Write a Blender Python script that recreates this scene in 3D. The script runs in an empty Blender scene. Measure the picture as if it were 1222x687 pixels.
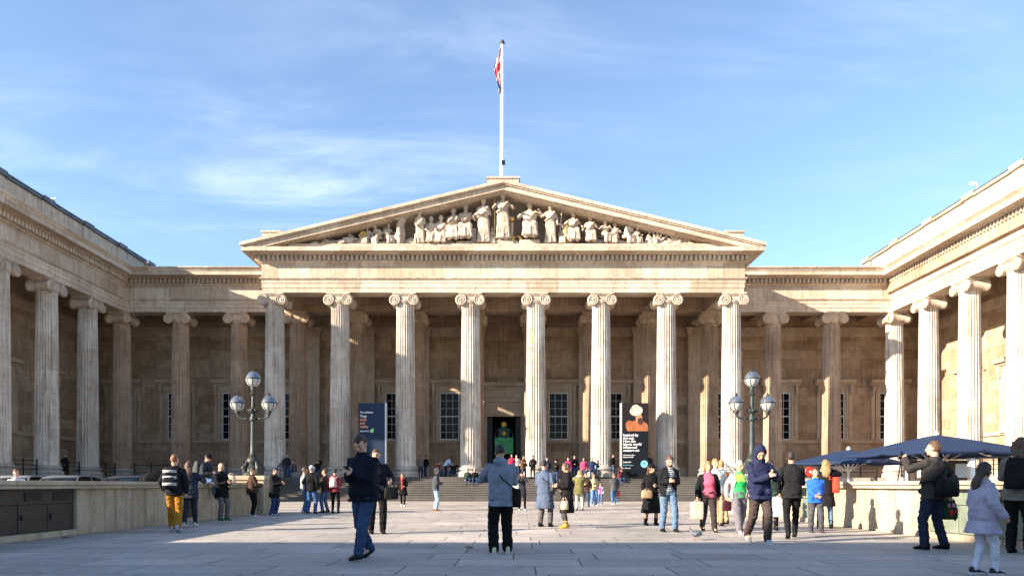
import bpy, bmesh, math, random
from mathutils import Vector, Matrix, noise
R = math.radians
PI = math.pi
random.seed(7)
S = bpy.context.scene
COL = S.collection

# ------------------------------------------------------------------ camera, world, sun, exposure
cam = bpy.data.cameras.new('camera')
cam.sensor_width = 36.0
cam.lens = 25.34
cam.shift_x = 0.0041
cam.shift_y = 0.1923
cam.clip_start = 0.1
cam.clip_end = 3000
cam_o = bpy.data.objects.new('camera', cam)
COL.objects.link(cam_o)
cam_o.location = (0.34, 0, 1.1)
cam_o.rotation_euler = (R(90), 0, 0)
S.camera = cam_o

SUN_DIR = Vector((2.07, 1.0, -0.87)).normalized()          # the way the light travels
sun_el = math.asin(-SUN_DIR.z)
sun_az = math.atan2(-SUN_DIR.x, -SUN_DIR.y)               # from +Y towards +X
W = bpy.data.worlds.new('World')
S.world = W
W.use_nodes = True
nt = W.node_tree
nt.nodes.clear()
N = nt.nodes.new
wo = N('ShaderNodeOutputWorld')
bg = N('ShaderNodeBackground')
bg.inputs['Strength'].default_value = 0.097
sky = N('ShaderNodeTexSky')
sky.sky_type = 'NISHITA'
sky.sun_disc = False
sky.sun_elevation = sun_el
sky.sun_rotation = sun_az
sky.altitude = 0
sky.air_density = 1.0
sky.dust_density = 0.25
sky.ozone_density = 3.0
# thin cirrus: noise over the sky plane
tc = N('ShaderNodeTexCoord')
sep = N('ShaderNodeSeparateXYZ')
nt.links.new(tc.outputs['Generated'], sep.inputs[0])
zc = N('ShaderNodeMath'); zc.operation = 'MAXIMUM'; zc.inputs[1].default_value = 0.03
nt.links.new(sep.outputs['Z'], zc.inputs[0])
dx = N('ShaderNodeMath'); dx.operation = 'DIVIDE'
dy = N('ShaderNodeMath'); dy.operation = 'DIVIDE'
nt.links.new(sep.outputs['X'], dx.inputs[0]); nt.links.new(zc.outputs[0], dx.inputs[1])
nt.links.new(sep.outputs['Y'], dy.inputs[0]); nt.links.new(zc.outputs[0], dy.inputs[1])
cb = N('ShaderNodeCombineXYZ')
nt.links.new(dx.outputs[0], cb.inputs[0]); nt.links.new(dy.outputs[0], cb.inputs[1])
def cloud_layer(rot, scl, loc, nscale, lo, hi, distort, detail=7):
    m = N('ShaderNodeMapping')
    m.inputs['Rotation'].default_value = (0, 0, R(rot))
    m.inputs['Scale'].default_value = scl
    m.inputs['Location'].default_value = loc
    n = N('ShaderNodeTexNoise')
    n.inputs['Scale'].default_value = nscale
    n.inputs['Detail'].default_value = detail
    n.inputs['Roughness'].default_value = 0.62
    n.inputs['Distortion'].default_value = distort
    r = N('ShaderNodeMapRange')
    r.interpolation_type = 'SMOOTHSTEP'
    r.inputs['From Min'].default_value = lo
    r.inputs['From Max'].default_value = hi
    nt.links.new(cb.outputs[0], m.inputs['Vector'])
    nt.links.new(m.outputs[0], n.inputs['Vector'])
    nt.links.new(n.outputs['Fac'], r.inputs['Value'])
    return r.outputs['Result']
big = cloud_layer(0, (1, 1, 1), (3.1, 1.7, 0), 0.55, 0.34, 0.74, 0.4, 3)
wisp = cloud_layer(-24, (0.9, 2.0, 1), (1.4, 2.3, 0), 1.15, 0.40, 0.95, 0.55, 10)
side = N('ShaderNodeMapRange'); side.interpolation_type = 'SMOOTHSTEP'      # more cirrus to the west
side.inputs['From Min'].default_value = 0.45; side.inputs['From Max'].default_value = -0.30
side.inputs['To Min'].default_value = 0.42; side.inputs['To Max'].default_value = 1.0
nt.links.new(sep.outputs['X'], side.inputs['Value'])
sm_ = N('ShaderNodeMath'); sm_.operation = 'MULTIPLY'
nt.links.new(big, sm_.inputs[0]); nt.links.new(side.outputs[0], sm_.inputs[1]); big = sm_.outputs[0]
mul = N('ShaderNodeMath'); mul.operation = 'MULTIPLY'
nt.links.new(big, mul.inputs[0]); nt.links.new(wisp, mul.inputs[1])
veil = N('ShaderNodeMath'); veil.operation = 'MULTIPLY_ADD'
veil.inputs[1].default_value = 0.52; veil.inputs[2].default_value = 0.02
nt.links.new(mul.outputs[0], veil.inputs[0])
cmix = N('ShaderNodeMix'); cmix.data_type = 'RGBA'; cmix.clamp_factor = True
cmix.inputs['B'].default_value = (7.6, 7.9, 8.4, 1)
nt.links.new(veil.outputs[0], cmix.inputs['Factor'])
nt.links.new(sky.outputs[0], cmix.inputs['A'])
nt.links.new(cmix.outputs['Result'], bg.inputs['Color'])
nt.links.new(bg.outputs[0], wo.inputs['Surface'])

sl = bpy.data.lights.new('sun', 'SUN')
sl.energy = 5.0
sl.angle = R(0.5)
sl.color = (1.0, 0.85, 0.68)
sun_o = bpy.data.objects.new('sun', sl)
COL.objects.link(sun_o)
sun_o.rotation_euler = SUN_DIR.to_track_quat('-Z', 'Y').to_euler()
sun_o.location = (-60, -20, 40)

S.view_settings.view_transform = 'Standard'
S.view_settings.look = 'None'
S.view_settings.gamma = 1
S.view_settings.use_curve_mapping = False
S.view_settings.exposure = 1.7
S.cycles.max_bounces = 8
S.cycles.use_denoising = True

# ------------------------------------------------------------------ helpers
def tag(o, label=None, cat=None, group=None, kind=None):
    if label: o['label'] = label
    if cat: o['category'] = cat
    if group: o['group'] = group
    if kind: o['kind'] = kind
    return o

def empty(name, loc, rz=0):
    o = bpy.data.objects.new(name, None)
    COL.objects.link(o)
    o.location = loc
    o.rotation_euler = (0, 0, rz)
    o.empty_display_size = 0.3
    return o

class MB:
    """collects faces and links them as one mesh object"""
    def __init__(self):
        self.v = []; self.f = []; self.m = []
    def add(self, verts, faces, mi=0):
        k = len(self.v)
        self.v.extend([tuple(p) for p in verts])
        self.f.extend([tuple(i + k for i in q) for q in faces])
        self.m.extend([mi] * len(faces))
        return self
    def box(self, x0, x1, y0, y1, z0, z1, mi=0, M=None):
        vs = [Vector(p) for p in ((x0,y0,z0),(x1,y0,z0),(x1,y1,z0),(x0,y1,z0),(x0,y0,z1),(x1,y0,z1),(x1,y1,z1),(x0,y1,z1))]
        if M: vs = [M @ p for p in vs]
        return self.add(vs, [(3,2,1,0),(4,5,6,7),(0,1,5,4),(1,2,6,5),(2,3,7,6),(3,0,4,7)], mi)
    def rings(self, rs, mi=0, cap=True, closed=True):
        n = len(rs[0]); vs = [p for r in rs for p in r]; fs = []
        for i in range(len(rs) - 1):
            for j in range(n if closed else n - 1):
                a = i*n + j; b = i*n + (j+1) % n
                fs.append((a, b, b+n, a+n))
        if cap:
            fs.append(tuple(range(n-1, -1, -1)))
            fs.append(tuple((len(rs)-1)*n + j for j in range(n)))
        return self.add(vs, fs, mi)
    def lathe(self, prof, n=24, c=(0,0,0), mi=0, M=None, cap=True):
        rs = []
        for r, z in prof:
            ring = [Vector((r*math.cos(2*PI*j/n), r*math.sin(2*PI*j/n), z)) for j in range(n)]
            ring = [(M @ p if M else p) + Vector(c) for p in ring]
            rs.append(ring)
        return self.rings(rs, mi, cap)
    def tube(self, pts, rad, n=10, mi=0, flat=None, rnd=False):
        pts = [Vector(p) for p in pts]
        if not isinstance(rad, (list, tuple)): rad = [rad]*len(pts)
        if rnd:
            d0 = (pts[0]-pts[1]).normalized(); d1 = (pts[-1]-pts[-2]).normalized()
            a, b = rad[0], rad[-1]
            pts = [pts[0]+d0*a*.95, pts[0]+d0*a*.65] + pts + [pts[-1]+d1*b*.65, pts[-1]+d1*b*.95]
            rad = [a*.3, a*.75] + list(rad) + [b*.75, b*.3]
        rs = []; up = None
        for i, p in enumerate(pts):
            t = (pts[min(i+1, len(pts)-1)] - pts[max(i-1, 0)])
            if t.length < 1e-9: t = Vector((0,0,1))
            t.normalize()
            if up is None:
                up = Vector((0,0,1)) if abs(t.z) < .9 else Vector((0,1,0))
            x = t.cross(up)
            if x.length < 1e-6: x = t.cross(Vector((1,0,0)))
            x.normalize(); y = x.cross(t).normalized(); up = y
            fx, fy = flat if flat else (1, 1)
            rs.append([p + x*(rad[i]*fx*math.cos(2*PI*j/n)) + y*(rad[i]*fy*math.sin(2*PI*j/n)) for j in range(n)])
        return self.rings(rs, mi)
    def ell(self, c, r, nu=14, nv=9, mi=0, M=None):
        rs = []
        for i in range(nv+1):
            a = -PI/2 + PI*(i if 0 < i < nv else (i+.06 if i == 0 else i-.06))/nv
            ring = []
            for j in range(nu):
                b = 2*PI*j/nu
                p = Vector((r[0]*math.cos(a)*math.cos(b), r[1]*math.cos(a)*math.sin(b), r[2]*math.sin(a)))
                if M: p = M @ p
                ring.append(p + Vector(c))
            rs.append(ring)
        return self.rings(rs, mi)
    def prism(self, poly, ax, a0, a1, mi=0):
        """poly of 2-D points; ax 'x' extrudes (y,z), 'y' extrudes (x,z), 'z' extrudes (x,y)"""
        def P(p, a):
            return {'x': (a, p[0], p[1]), 'y': (p[0], a, p[1]), 'z': (p[0], p[1], a)}[ax]
        n = len(poly)
        return self.add([P(p, a0) for p in poly] + [P(p, a1) for p in poly],
            [tuple(range(n-1, -1, -1)), tuple(range(n, 2*n))] + [(i, (i+1) % n, (i+1) % n + n, i+n) for i in range(n)], mi)
    def sweep(self, prof, path, mi=0):
        """closed profile (outward, z) along an open XY path, outward = right of travel, mitred"""
        P = [Vector(p) for p in path]; rs = []
        for i, p in enumerate(P):
            ns = []
            if i > 0:
                d = (P[i]-P[i-1]).normalized(); ns.append(Vector((d.y, -d.x)))
            if i < len(P)-1:
                d = (P[i+1]-P[i]).normalized(); ns.append(Vector((d.y, -d.x)))
            if len(ns) == 1: m = ns[0]
            else:
                m = ns[0] + ns[1]; m = m / m.dot(ns[0]) if m.length > 1e-6 else ns[0]
            rs.append([(p.x+m.x*o, p.y+m.y*o, z) for o, z in prof])
        return self.rings(rs, mi)
    def build(self, name, mats, parent=None, smooth=False, bevel=0, sub=0, autosmooth=None):
        me = bpy.data.meshes.new(name)
        me.from_pydata(self.v, [], self.f)
        if not isinstance(mats, (list, tuple)): mats = [mats]
        for m in mats: me.materials.append(m)
        if len(mats) > 1: me.polygons.foreach_set('material_index', self.m)
        bm = bmesh.new(); bm.from_mesh(me)
        bmesh.ops.recalc_face_normals(bm, faces=bm.faces)
        if bevel:
            ed = [e for e in bm.edges if len(e.link_faces) == 2 and e.calc_face_angle(0) > .7]
            bmesh.ops.bevel(bm, geom=ed, offset=bevel, segments=2, affect='EDGES', profile=.6)
        if autosmooth is not None:
            for f in bm.faces: f.smooth = True
            for e in bm.edges:
                e.smooth = not (len(e.link_faces) == 2 and e.calc_face_angle(0) > R(autosmooth))
        elif smooth:
            for f in bm.faces: f.smooth = True
        bm.to_mesh(me); bm.free()
        me.update()
        o = bpy.data.objects.new(name, me)
        COL.objects.link(o)
        if parent: o.parent = parent
        return o

def copy_tree(o, parent=None):
    c = o.copy(); COL.objects.link(c)
    if parent: c.parent = parent
    for ch in list(o.children): copy_tree(ch, c)
    return c

# ------------------------------------------------------------------ materials
def mat(name, col, rough=.8, metal=0, var=0.0, vscale=8.0, bump=0.0, bscale=60.0, spec=.4, sheen=0):
    m = bpy.data.materials.new(name); m.use_nodes = True
    t = m.node_tree; b = t.nodes['Principled BSDF']
    b.inputs['Roughness'].default_value = rough
    b.inputs['Metallic'].default_value = metal
    b.inputs['Specular IOR Level'].default_value = spec
    if sheen: b.inputs['Sheen Weight'].default_value = sheen
    c = (*col, 1)
    if var:
        n = t.nodes.new('ShaderNodeTexNoise'); n.inputs['Scale'].default_value = vscale; n.inputs['Detail'].default_value = 6
        g = t.nodes.new('ShaderNodeNewGeometry'); t.links.new(g.outputs['Position'], n.inputs['Vector'])
        r = t.nodes.new('ShaderNodeValToRGB')
        r.color_ramp.elements[0].position = .3; r.color_ramp.elements[1].position = .7
        r.color_ramp.elements[0].color = (*[x*(1-var) for x in col], 1)
        r.color_ramp.elements[1].color = (*[min(1, x*(1+var)) for x in col], 1)
        t.links.new(n.outputs['Fac'], r.inputs[0]); t.links.new(r.outputs[0], b.inputs['Base Color'])
    else:
        b.inputs['Base Color'].default_value = c
    if bump:
        n2 = t.nodes.new('ShaderNodeTexNoise'); n2.inputs['Scale'].default_value = bscale; n2.inputs['Detail'].default_value = 5
        tcn = t.nodes.new('ShaderNodeTexCoord'); t.links.new(tcn.outputs['Object'], n2.inputs['Vector'])
        bp = t.nodes.new('ShaderNodeBump'); bp.inputs['Strength'].default_value = bump; bp.inputs['Distance'].default_value = .02
        t.links.new(n2.outputs['Fac'], bp.inputs['Height']); t.links.new(bp.outputs[0], b.inputs['Normal'])
    return m

def stone(name, ca, cb_, dirt, blocks=None, streak=0.0, dirt_amt=.5, mortar=.55, bump=.25, pat=1.0):
    """weathered limestone in world space: ashlar blocks, tone patches, vertical rain streaks, grain"""
    m = bpy.data.materials.new(name); m.use_nodes = True
    t = m.node_tree; L = t.links.new; A = t.nodes.new
    b = t.nodes['Principled BSDF']
    b.inputs['Roughness'].default_value = .88
    b.inputs['Specular IOR Level'].default_value = .25
    g = A('ShaderNodeNewGeometry')
    sp = A('ShaderNodeSeparateXYZ'); L(g.outputs['Position'], sp.inputs[0])
    sx = A('ShaderNodeMath'); sx.operation = 'ADD'; L(sp.outputs['X'], sx.inputs[0]); L(sp.outputs['Y'], sx.inputs[1])
    cv = A('ShaderNodeCombineXYZ'); L(sx.outputs[0], cv.inputs[0]); L(sp.outputs['Z'], cv.inputs[1])
    n1 = A('ShaderNodeTexNoise'); n1.inputs['Scale'].default_value = .55; n1.inputs['Detail'].default_value = 8; n1.inputs['Roughness'].default_value = .65
    L(g.outputs['Position'], n1.inputs['Vector'])
    base = A('ShaderNodeMix'); base.data_type = 'RGBA'
    base.inputs['A'].default_value = (*ca, 1); base.inputs['B'].default_value = (*cb_, 1)
    r1 = A('ShaderNodeMapRange'); r1.inputs['From Min'].default_value = .33; r1.inputs['From Max'].default_value = .67
    L(n1.outputs['Fac'], r1.inputs['Value']); L(r1.outputs['Result'], base.inputs['Factor'])
    out = base.outputs['Result']
    height = None
    if blocks:
        bw, bh = blocks
        bk = A('ShaderNodeTexBrick')
        bk.inputs['Scale'].default_value = 1.0
        bk.inputs['Brick Width'].default_value = bw; bk.inputs['Row Height'].default_value = bh
        bk.inputs['Mortar Size'].default_value = .012; bk.inputs['Mortar Smooth'].default_value = .3
        bk.inputs['Color1'].default_value = (1.0, 1.0, 1.0, 1); bk.inputs['Color2'].default_value = (1-.42*pat, 1-.50*pat, 1-.58*pat, 1)
        bk.inputs['Mortar'].default_value = (mortar, mortar*.95, mortar*.9, 1)
        bk.inputs['Bias'].default_value = -.25
        L(cv.outputs[0], bk.inputs['Vector'])
        mx = A('ShaderNodeMix'); mx.data_type = 'RGBA'; mx.blend_type = 'MULTIPLY'; mx.inputs['Factor'].default_value = 1
        L(out, mx.inputs['A']); L(bk.outputs['Color'], mx.inputs['B']); out = mx.outputs['Result']
        height = bk.outputs['Fac']
    # dirt patches
    n2 = A('ShaderNodeTexNoise'); n2.inputs['Scale'].default_value = 1.7; n2.inputs['Detail'].default_value = 9; n2.inputs['Roughness'].default_value = .7; n2.inputs['Distortion'].default_value = .4
    L(g.outputs['Position'], n2.inputs['Vector'])
    r2 = A('ShaderNodeMapRange'); r2.inputs['From Min'].default_value = .5; r2.inputs['From Max'].default_value = .78; r2.inputs['To Max'].default_value = dirt_amt
    L(n2.outputs['Fac'], r2.inputs['Value'])
    md = A('ShaderNodeMix'); md.data_type = 'RGBA'; md.inputs['B'].default_value = (*dirt, 1)
    L(r2.outputs['Result'], md.inputs['Factor']); L(out, md.inputs['A']); out = md.outputs['Result']
    if streak:
        mp = A('ShaderNodeMapping'); mp.inputs['Scale'].default_value = (5.5, 5.5, .32)
        L(g.outputs['Position'], mp.inputs['Vector'])
        n3 = A('ShaderNodeTexNoise'); n3.inputs['Scale'].default_value = 1.0; n3.inputs['Detail'].default_value = 7; n3.inputs['Roughness'].default_value = .6
        L(mp.outputs[0], n3.inputs['Vector'])
        r3 = A('ShaderNodeMapRange'); r3.inputs['From Min'].default_value = .47; r3.inputs['From Max'].default_value = .72; r3.inputs['To Max'].default_value = streak
        L(n3.outputs['Fac'], r3.inputs['Value'])
        ms = A('ShaderNodeMix'); ms.data_type = 'RGBA'; ms.inputs['B'].default_value = (*[x*.8 for x in dirt], 1)
        L(r3.outputs['Result'], ms.inputs['Factor']); L(out, ms.inputs['A']); out = ms.outputs['Result']
    n4 = A('ShaderNodeTexNoise'); n4.inputs['Scale'].default_value = 14; n4.inputs['Detail'].default_value = 6
    L(g.outputs['Position'], n4.inputs['Vector'])
    gr = A('ShaderNodeMapRange'); gr.inputs['From Min'].default_value = .3; gr.inputs['From Max'].default_value = .7; gr.inputs['To Min'].default_value = .84; gr.inputs['To Max'].default_value = 1.1
    L(n4.outputs['Fac'], gr.inputs['Value'])
    mg = A('ShaderNodeMix'); mg.data_type = 'RGBA'; mg.blend_type = 'MULTIPLY'; mg.inputs['Factor'].default_value = 1
    L(out, mg.inputs['A']); L(gr.outputs['Result'], mg.inputs['B'])
    L(mg.outputs['Result'], b.inputs['Base Color'])
    bp = A('ShaderNodeBump'); bp.inputs['Strength'].default_value = bump; bp.inputs['Distance'].default_value = .03
    if height:
        ad = A('ShaderNodeMath'); ad.operation = 'MULTIPLY_ADD'; ad.inputs[1].default_value = -.8
        L(height, ad.inputs[0]); L(n4.outputs['Fac'], ad.inputs[2]); L(ad.outputs[0], bp.inputs['Height'])
    else:
        L(n4.outputs['Fac'], bp.inputs['Height'])
    L(bp.outputs[0], b.inputs['Normal'])
    return m

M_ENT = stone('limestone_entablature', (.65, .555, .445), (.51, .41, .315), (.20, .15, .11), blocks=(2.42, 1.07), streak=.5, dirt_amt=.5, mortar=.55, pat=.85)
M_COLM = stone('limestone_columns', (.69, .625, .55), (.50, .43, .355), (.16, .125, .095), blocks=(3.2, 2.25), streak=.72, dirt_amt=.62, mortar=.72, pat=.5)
M_COLD = stone('shaded_column_limestone', (.54, .395, .285), (.34, .24, .165), (.12, .087, .063), blocks=(3.2, 2.25), streak=.55, dirt_amt=.5, mortar=.7, pat=.5)  # darker, browner copy of the column stone; colonnade shade put into its colour
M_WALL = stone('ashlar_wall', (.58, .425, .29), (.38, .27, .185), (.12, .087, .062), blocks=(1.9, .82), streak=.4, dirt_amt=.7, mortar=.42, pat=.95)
M_TRIM = stone('window_surround_stone', (.60, .47, .35), (.44, .33, .235), (.13, .10, .08), streak=.3)
M_CARVE = stone('carved_limestone', (.58, .49, .395), (.42, .335, .26), (.15, .11, .08), streak=.45, dirt_amt=.6, bump=.5)
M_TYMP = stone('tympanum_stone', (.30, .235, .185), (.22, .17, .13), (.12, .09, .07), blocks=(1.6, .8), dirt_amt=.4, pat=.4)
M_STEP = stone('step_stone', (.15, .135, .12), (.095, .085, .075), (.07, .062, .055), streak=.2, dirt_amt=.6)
M_PLINTH = stone('plinth_stone', (.46, .43, .39), (.34, .31, .275), (.16, .14, .12), blocks=(1.8, .55), streak=.5, pat=.4)
M_LOWWALL = stone('low_wall_stone', (.50, .42, .30), (.36, .295, .205), (.16, .125, .09), blocks=(2.6, 2.0), streak=.55, dirt_amt=.6, mortar=.6, pat=.3)
M_COPING = stone('coping_stone', (.50, .42, .31), (.36, .29, .21), (.16, .13, .10), blocks=(1.9, 3.0), dirt_amt=.5, pat=.4)
M_LEAD = mat('roof_lead', (.085, .095, .115), .55, .3, var=.4, vscale=2.0)
M_GLASS = mat('window_glass', (.006, .008, .011), .08, 0, spec=.10)
M_BAR = mat('white_glazing_bars', (.66, .66, .65), .5)
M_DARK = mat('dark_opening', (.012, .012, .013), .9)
M_IRON = mat('black_iron', (.015, .015, .017), .45, .4)
M_LAMP = mat('grey_green_lamp_paint', (.03, .037, .034), .5, .2, var=.3, vscale=9)
M_LGLASS = mat('lamp_glass', (.42, .42, .41), .12, 0, var=.25, vscale=20, spec=.8)
M_LDOME = mat('lamp_dome_zinc', (.25, .28, .31), .22, .75, var=.2, vscale=15)

# ------------------------------------------------------------------ ground
def paving_material():
    m = bpy.data.materials.new('flagstone_paving'); m.use_nodes = True
    t = m.node_tree; L = t.links.new; A = t.nodes.new
    b = t.nodes['Principled BSDF']; b.inputs['Specular IOR Level'].default_value = .35
    g = A('ShaderNodeNewGeometry')
    wp = A('ShaderNodeTexNoise'); wp.inputs['Scale'].default_value = .35
    L(g.outputs['Position'], wp.inputs['Vector'])
    bk = A('ShaderNodeTexBrick')
    bk.offset = .37; bk.offset_frequency = 2; bk.squash = .72; bk.squash_frequency = 3
    bk.inputs['Scale'].default_value = 1
    bk.inputs['Brick Width'].default_value = 1.75; bk.inputs['Row Height'].default_value = .92
    bk.inputs['Mortar Size'].default_value = .0125; bk.inputs['Mortar Smooth'].default_value = .2
    bk.inputs['Color1'].default_value = (.50, .445, .385, 1); bk.inputs['Color2'].default_value = (.36, .33, .295, 1)
    bk.inputs['Mortar'].default_value = (.085, .08, .075, 1)
    mpb = A('ShaderNodeMapping'); mpb.inputs['Rotation'].default_value = (0, 0, R(1.2)); mpb.inputs['Location'].default_value = (.6, .33, 0)
    L(g.outputs['Position'], mpb.inputs['Vector']); L(mpb.outputs[0], bk.inputs['Vector'])
    n1 = A('ShaderNodeTexNoise'); n1.inputs['Scale'].default_value = .45; n1.inputs['Detail'].default_value = 9; n1.inputs['Roughness'].default_value = .65
    L(g.outputs['Position'], n1.inputs['Vector'])
    r1 = A('ShaderNodeMapRange'); r1.inputs['From Min'].default_value = .3; r1.inputs['From Max'].default_value = .7; r1.inputs['To Min'].default_value = .66; r1.inputs['To Max'].default_value = 1.18
    L(n1.outputs['Fac'], r1.inputs['Value'])
    n2 = A('ShaderNodeTexNoise'); n2.inputs['Scale'].default_value = 9; n2.inputs['Detail'].default_value = 8; n2.inputs['Roughness'].default_value = .7
    L(g.outputs['Position'], n2.inputs['Vector'])
    r2 = A('ShaderNodeMapRange'); r2.inputs['From Min'].default_value = .3; r2.inputs['From Max'].default_value = .7; r2.inputs['To Min'].default_value = .72; r2.inputs['To Max'].default_value = 1.16
    L(n2.outputs['Fac'], r2.inputs['Value'])
    # dark spots: gum and drips
    vo = A('ShaderNodeTexVoronoi'); vo.inputs['Scale'].default_value = 1.6
    L(g.outputs['Position'], vo.inputs['Vector'])
    rv = A('ShaderNodeMapRange'); rv.inputs['From Min'].default_value = .035; rv.inputs['From Max'].default_value = .06; rv.inputs['To Min'].default_value = .62; rv.inputs['To Max'].default_value = 1
    L(vo.outputs['Distance'], rv.inputs['Value'])
    mm = A('ShaderNodeMath'); mm.operation = 'MULTIPLY'; L(r1.outputs[0], mm.inputs[0]); L(r2.outputs[0], mm.inputs[1])
    mm2 = A('ShaderNodeMath'); mm2.operation = 'MULTIPLY'; L(mm.outputs[0], mm2.inputs[0]); L(rv.outputs[0], mm2.inputs[1])
    mx = A('ShaderNodeMix'); mx.data_type = 'RGBA'; mx.blend_type = 'MULTIPLY'; mx.inputs['Factor'].default_value = 1
    L(bk.outputs['Color'], mx.inputs['A']); L(mm2.outputs[0], mx.inputs['B'])
    L(mx.outputs['Result'], b.inputs['Base Color'])
    rr = A('ShaderNodeMapRange'); rr.inputs['To Min'].default_value = .5; rr.inputs['To Max'].default_value = .85
    L(n1.outputs['Fac'], rr.inputs['Value']); L(rr.outputs[0], b.inputs['Roughness'])
    hm = A('ShaderNodeMath'); hm.operation = 'MULTIPLY_ADD'; hm.inputs[1].default_value = -1.2
    L(bk.outputs['Fac'], hm.inputs[0]); L(n2.outputs['Fac'], hm.inputs[2])
    bp = A('ShaderNodeBump'); bp.inputs['Strength'].default_value = .35; bp.inputs['Distance'].default_value = .02
    L(hm.outputs[0], bp.inputs['Height']); L(bp.outputs[0], b.inputs['Normal'])
    return m
mb = MB(); mb.add([(-600,-300,0),(600,-300,0),(600,900,0),(-600,900,0)], [(0,1,2,3)])
tag(mb.build('ground', paving_material()), kind='structure')

# ------------------------------------------------------------------ museum
D = 4.84; WX = 31.46; ZS = 1.7; ZA = 15.2; YF = 53.5; YR = 59.4; YW = 64.2; WWX = 36.3
SH = {-1: 0.0, 1: .75}          # the right wing stands a little farther out than the left one
SC = {-1: 0.0, 1: .38}
mus = empty('museum_building', (0, YF, 0))
tag(mus, 'long pale stone museum with columned portico, carved pediment and two colonnaded wings', 'museum')
mus.location = (0, 0, 0)

# platform and steps
mb = MB()
mb.box(-18.6, 18.6, 52.4, 58.1, 0, ZS)
mb.box(-42, 43, 58.1, 66, 0, ZS+.003)
mb.box(-42, -30.1, 38.3, 58.1, 0, ZS); mb.box(30.85, 43, 38.3, 58.1, 0, ZS)
mb.box(-18.6, -16.4, 48.5, 52.4, 0, ZS+.02); mb.box(16.4, 18.6, 48.5, 52.4, 0, ZS+.02)
mb.build('platform', M_PLINTH, mus)
poly = []; nst = 11; y = 48.6
for i in range(nst):
    z = ZS*(i+1)/nst - .002*(i == nst-1)
    y0 = y + i*.345
    poly += [(y0, ZS*i/nst), (y0, z-.05), (y0-.05, z-.045), (y0-.05, z)]     # nosing
poly += [(52.4, ZS-.002), (52.4, 0)]
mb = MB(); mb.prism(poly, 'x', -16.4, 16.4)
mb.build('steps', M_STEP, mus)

# walls
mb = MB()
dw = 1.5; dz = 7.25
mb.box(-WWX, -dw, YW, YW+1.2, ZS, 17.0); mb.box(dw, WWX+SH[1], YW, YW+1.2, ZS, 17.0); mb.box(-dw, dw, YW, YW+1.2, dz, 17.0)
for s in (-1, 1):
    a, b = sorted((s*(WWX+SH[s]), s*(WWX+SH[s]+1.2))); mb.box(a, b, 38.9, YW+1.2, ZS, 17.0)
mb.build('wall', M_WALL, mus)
BANDS = (('plinth_course', ZS, 2.55, .14), ('plinth_moulding', 2.55, 2.68, .07), ('sill_band', 4.82, 5.1, .16), ('string_course', 14.3, 14.55, .10), ('wall_cornice', 14.55, 15.1, .2))
runs = [(-WWX, -17.65)] + [((i-3.5)*D+.68, (i-2.5)*D-.68) for i in range(7) if i != 3] + [(17.65, WWX+SH[1])]
for nm, z0, z1, o in BANDS:
    for x0, x1 in runs:
        mb = MB(); mb.box(max(x0, -WWX+o), min(x1, WWX+SH[1]-o), YW-o, YW+.05, z0, z1); mb.build(nm, M_TRIM, mus)
    for s in (-1, 1):
        mb = MB(); mb.box(*sorted((s*(WWX+SH[s]-o), s*(WWX+SH[s]+.05))), 38.95, YW+.02, z0+.002, z1+.002); mb.build(nm, M_TRIM, mus)

# ceilings and roofs
mb = MB()
mb.box(-17.6, 17.6, 53.6, YW+.6, 16.72, 17.6)
mb.box(-WWX-.6, -17.6, 59.0, YW+.6, 16.70, 17.6); mb.box(17.6, WWX+SH[1]+.6, 59.0, YW+.6, 16.70, 17.6)
for s in (-1, 1):
    a, b = sorted((s*31.2, s*(WWX+SH[s]+.6))); mb.box(a, b, 39.2, 59.0, 16.71, 17.6)
# beams under the ceiling
for i in range(8):
    x = (i-3.5)*D
    if 0 < i < 7: mb.box(x-.55, x+.55, 54.1, 58.8, 15.55, 16.75)
    mb.box(x-.5, x+.5, 60.0, YW+.1, 15.6, 16.76)
mb.box(-16.4, 16.4, 58.75, 60.05, 15.23, 16.76)
for j in range(7):
    x = (j-3)*D
    mb.box(x-1.9, x-1.6, 54.2, 58.7, 16.45, 16.74); mb.box(x+1.6, x+1.9, 54.2, 58.7, 16.45, 16.74)
    mb.box(x-1.6, x+1.6, 54.2, 54.6, 16.45, 16.74); mb.box(x-1.6, x+1.6, 58.3, 58.7, 16.45, 16.74)
for s in (-1, 1):
    for k in (4.5, 5.5, 6.5):
        mb.box(s*(k*D+SC[s])-.5, s*(k*D+SC[s])+.5, 60.0, YW+.1, 15.6, 16.76)
    for k in range(0, 5):
        yy = YR - k*D
        a, b = sorted((s*(32.0+SH[s]), s*(WWX+SH[s]+.1))); mb.box(a, b, yy-.5, yy+.5, 15.62, 16.77)
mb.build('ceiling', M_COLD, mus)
mb = MB()
mb.box(-46, 46, 60.0, 90, 17.61, 18.46)
mb.box(-46, -32.0, 39.2, 60.0, 17.605, 18.45); mb.box(32.7, 46, 39.2, 60.0, 17.605, 18.45)
mb.box(-16.4, 16.4, 54.0, 60.0, 17.62, 18.2)
mb.prism([(-17.9, 18.21), (17.9, 18.21), (17.9, 18.25), (0, 22.45), (-17.9, 18.25)], 'y', 54.02, 80)
mb.build('roof', M_LEAD, mus)
# rear block behind the wing walls
mb = MB()
for s in (-1, 1):
    a, b = sorted((s*(WWX+SH[s]+1.25), s*45.9)); mb.box(a, b, 39.0, 88, 0, 17.55)
mb.build('rear_block', M_WALL, mus)

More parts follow.
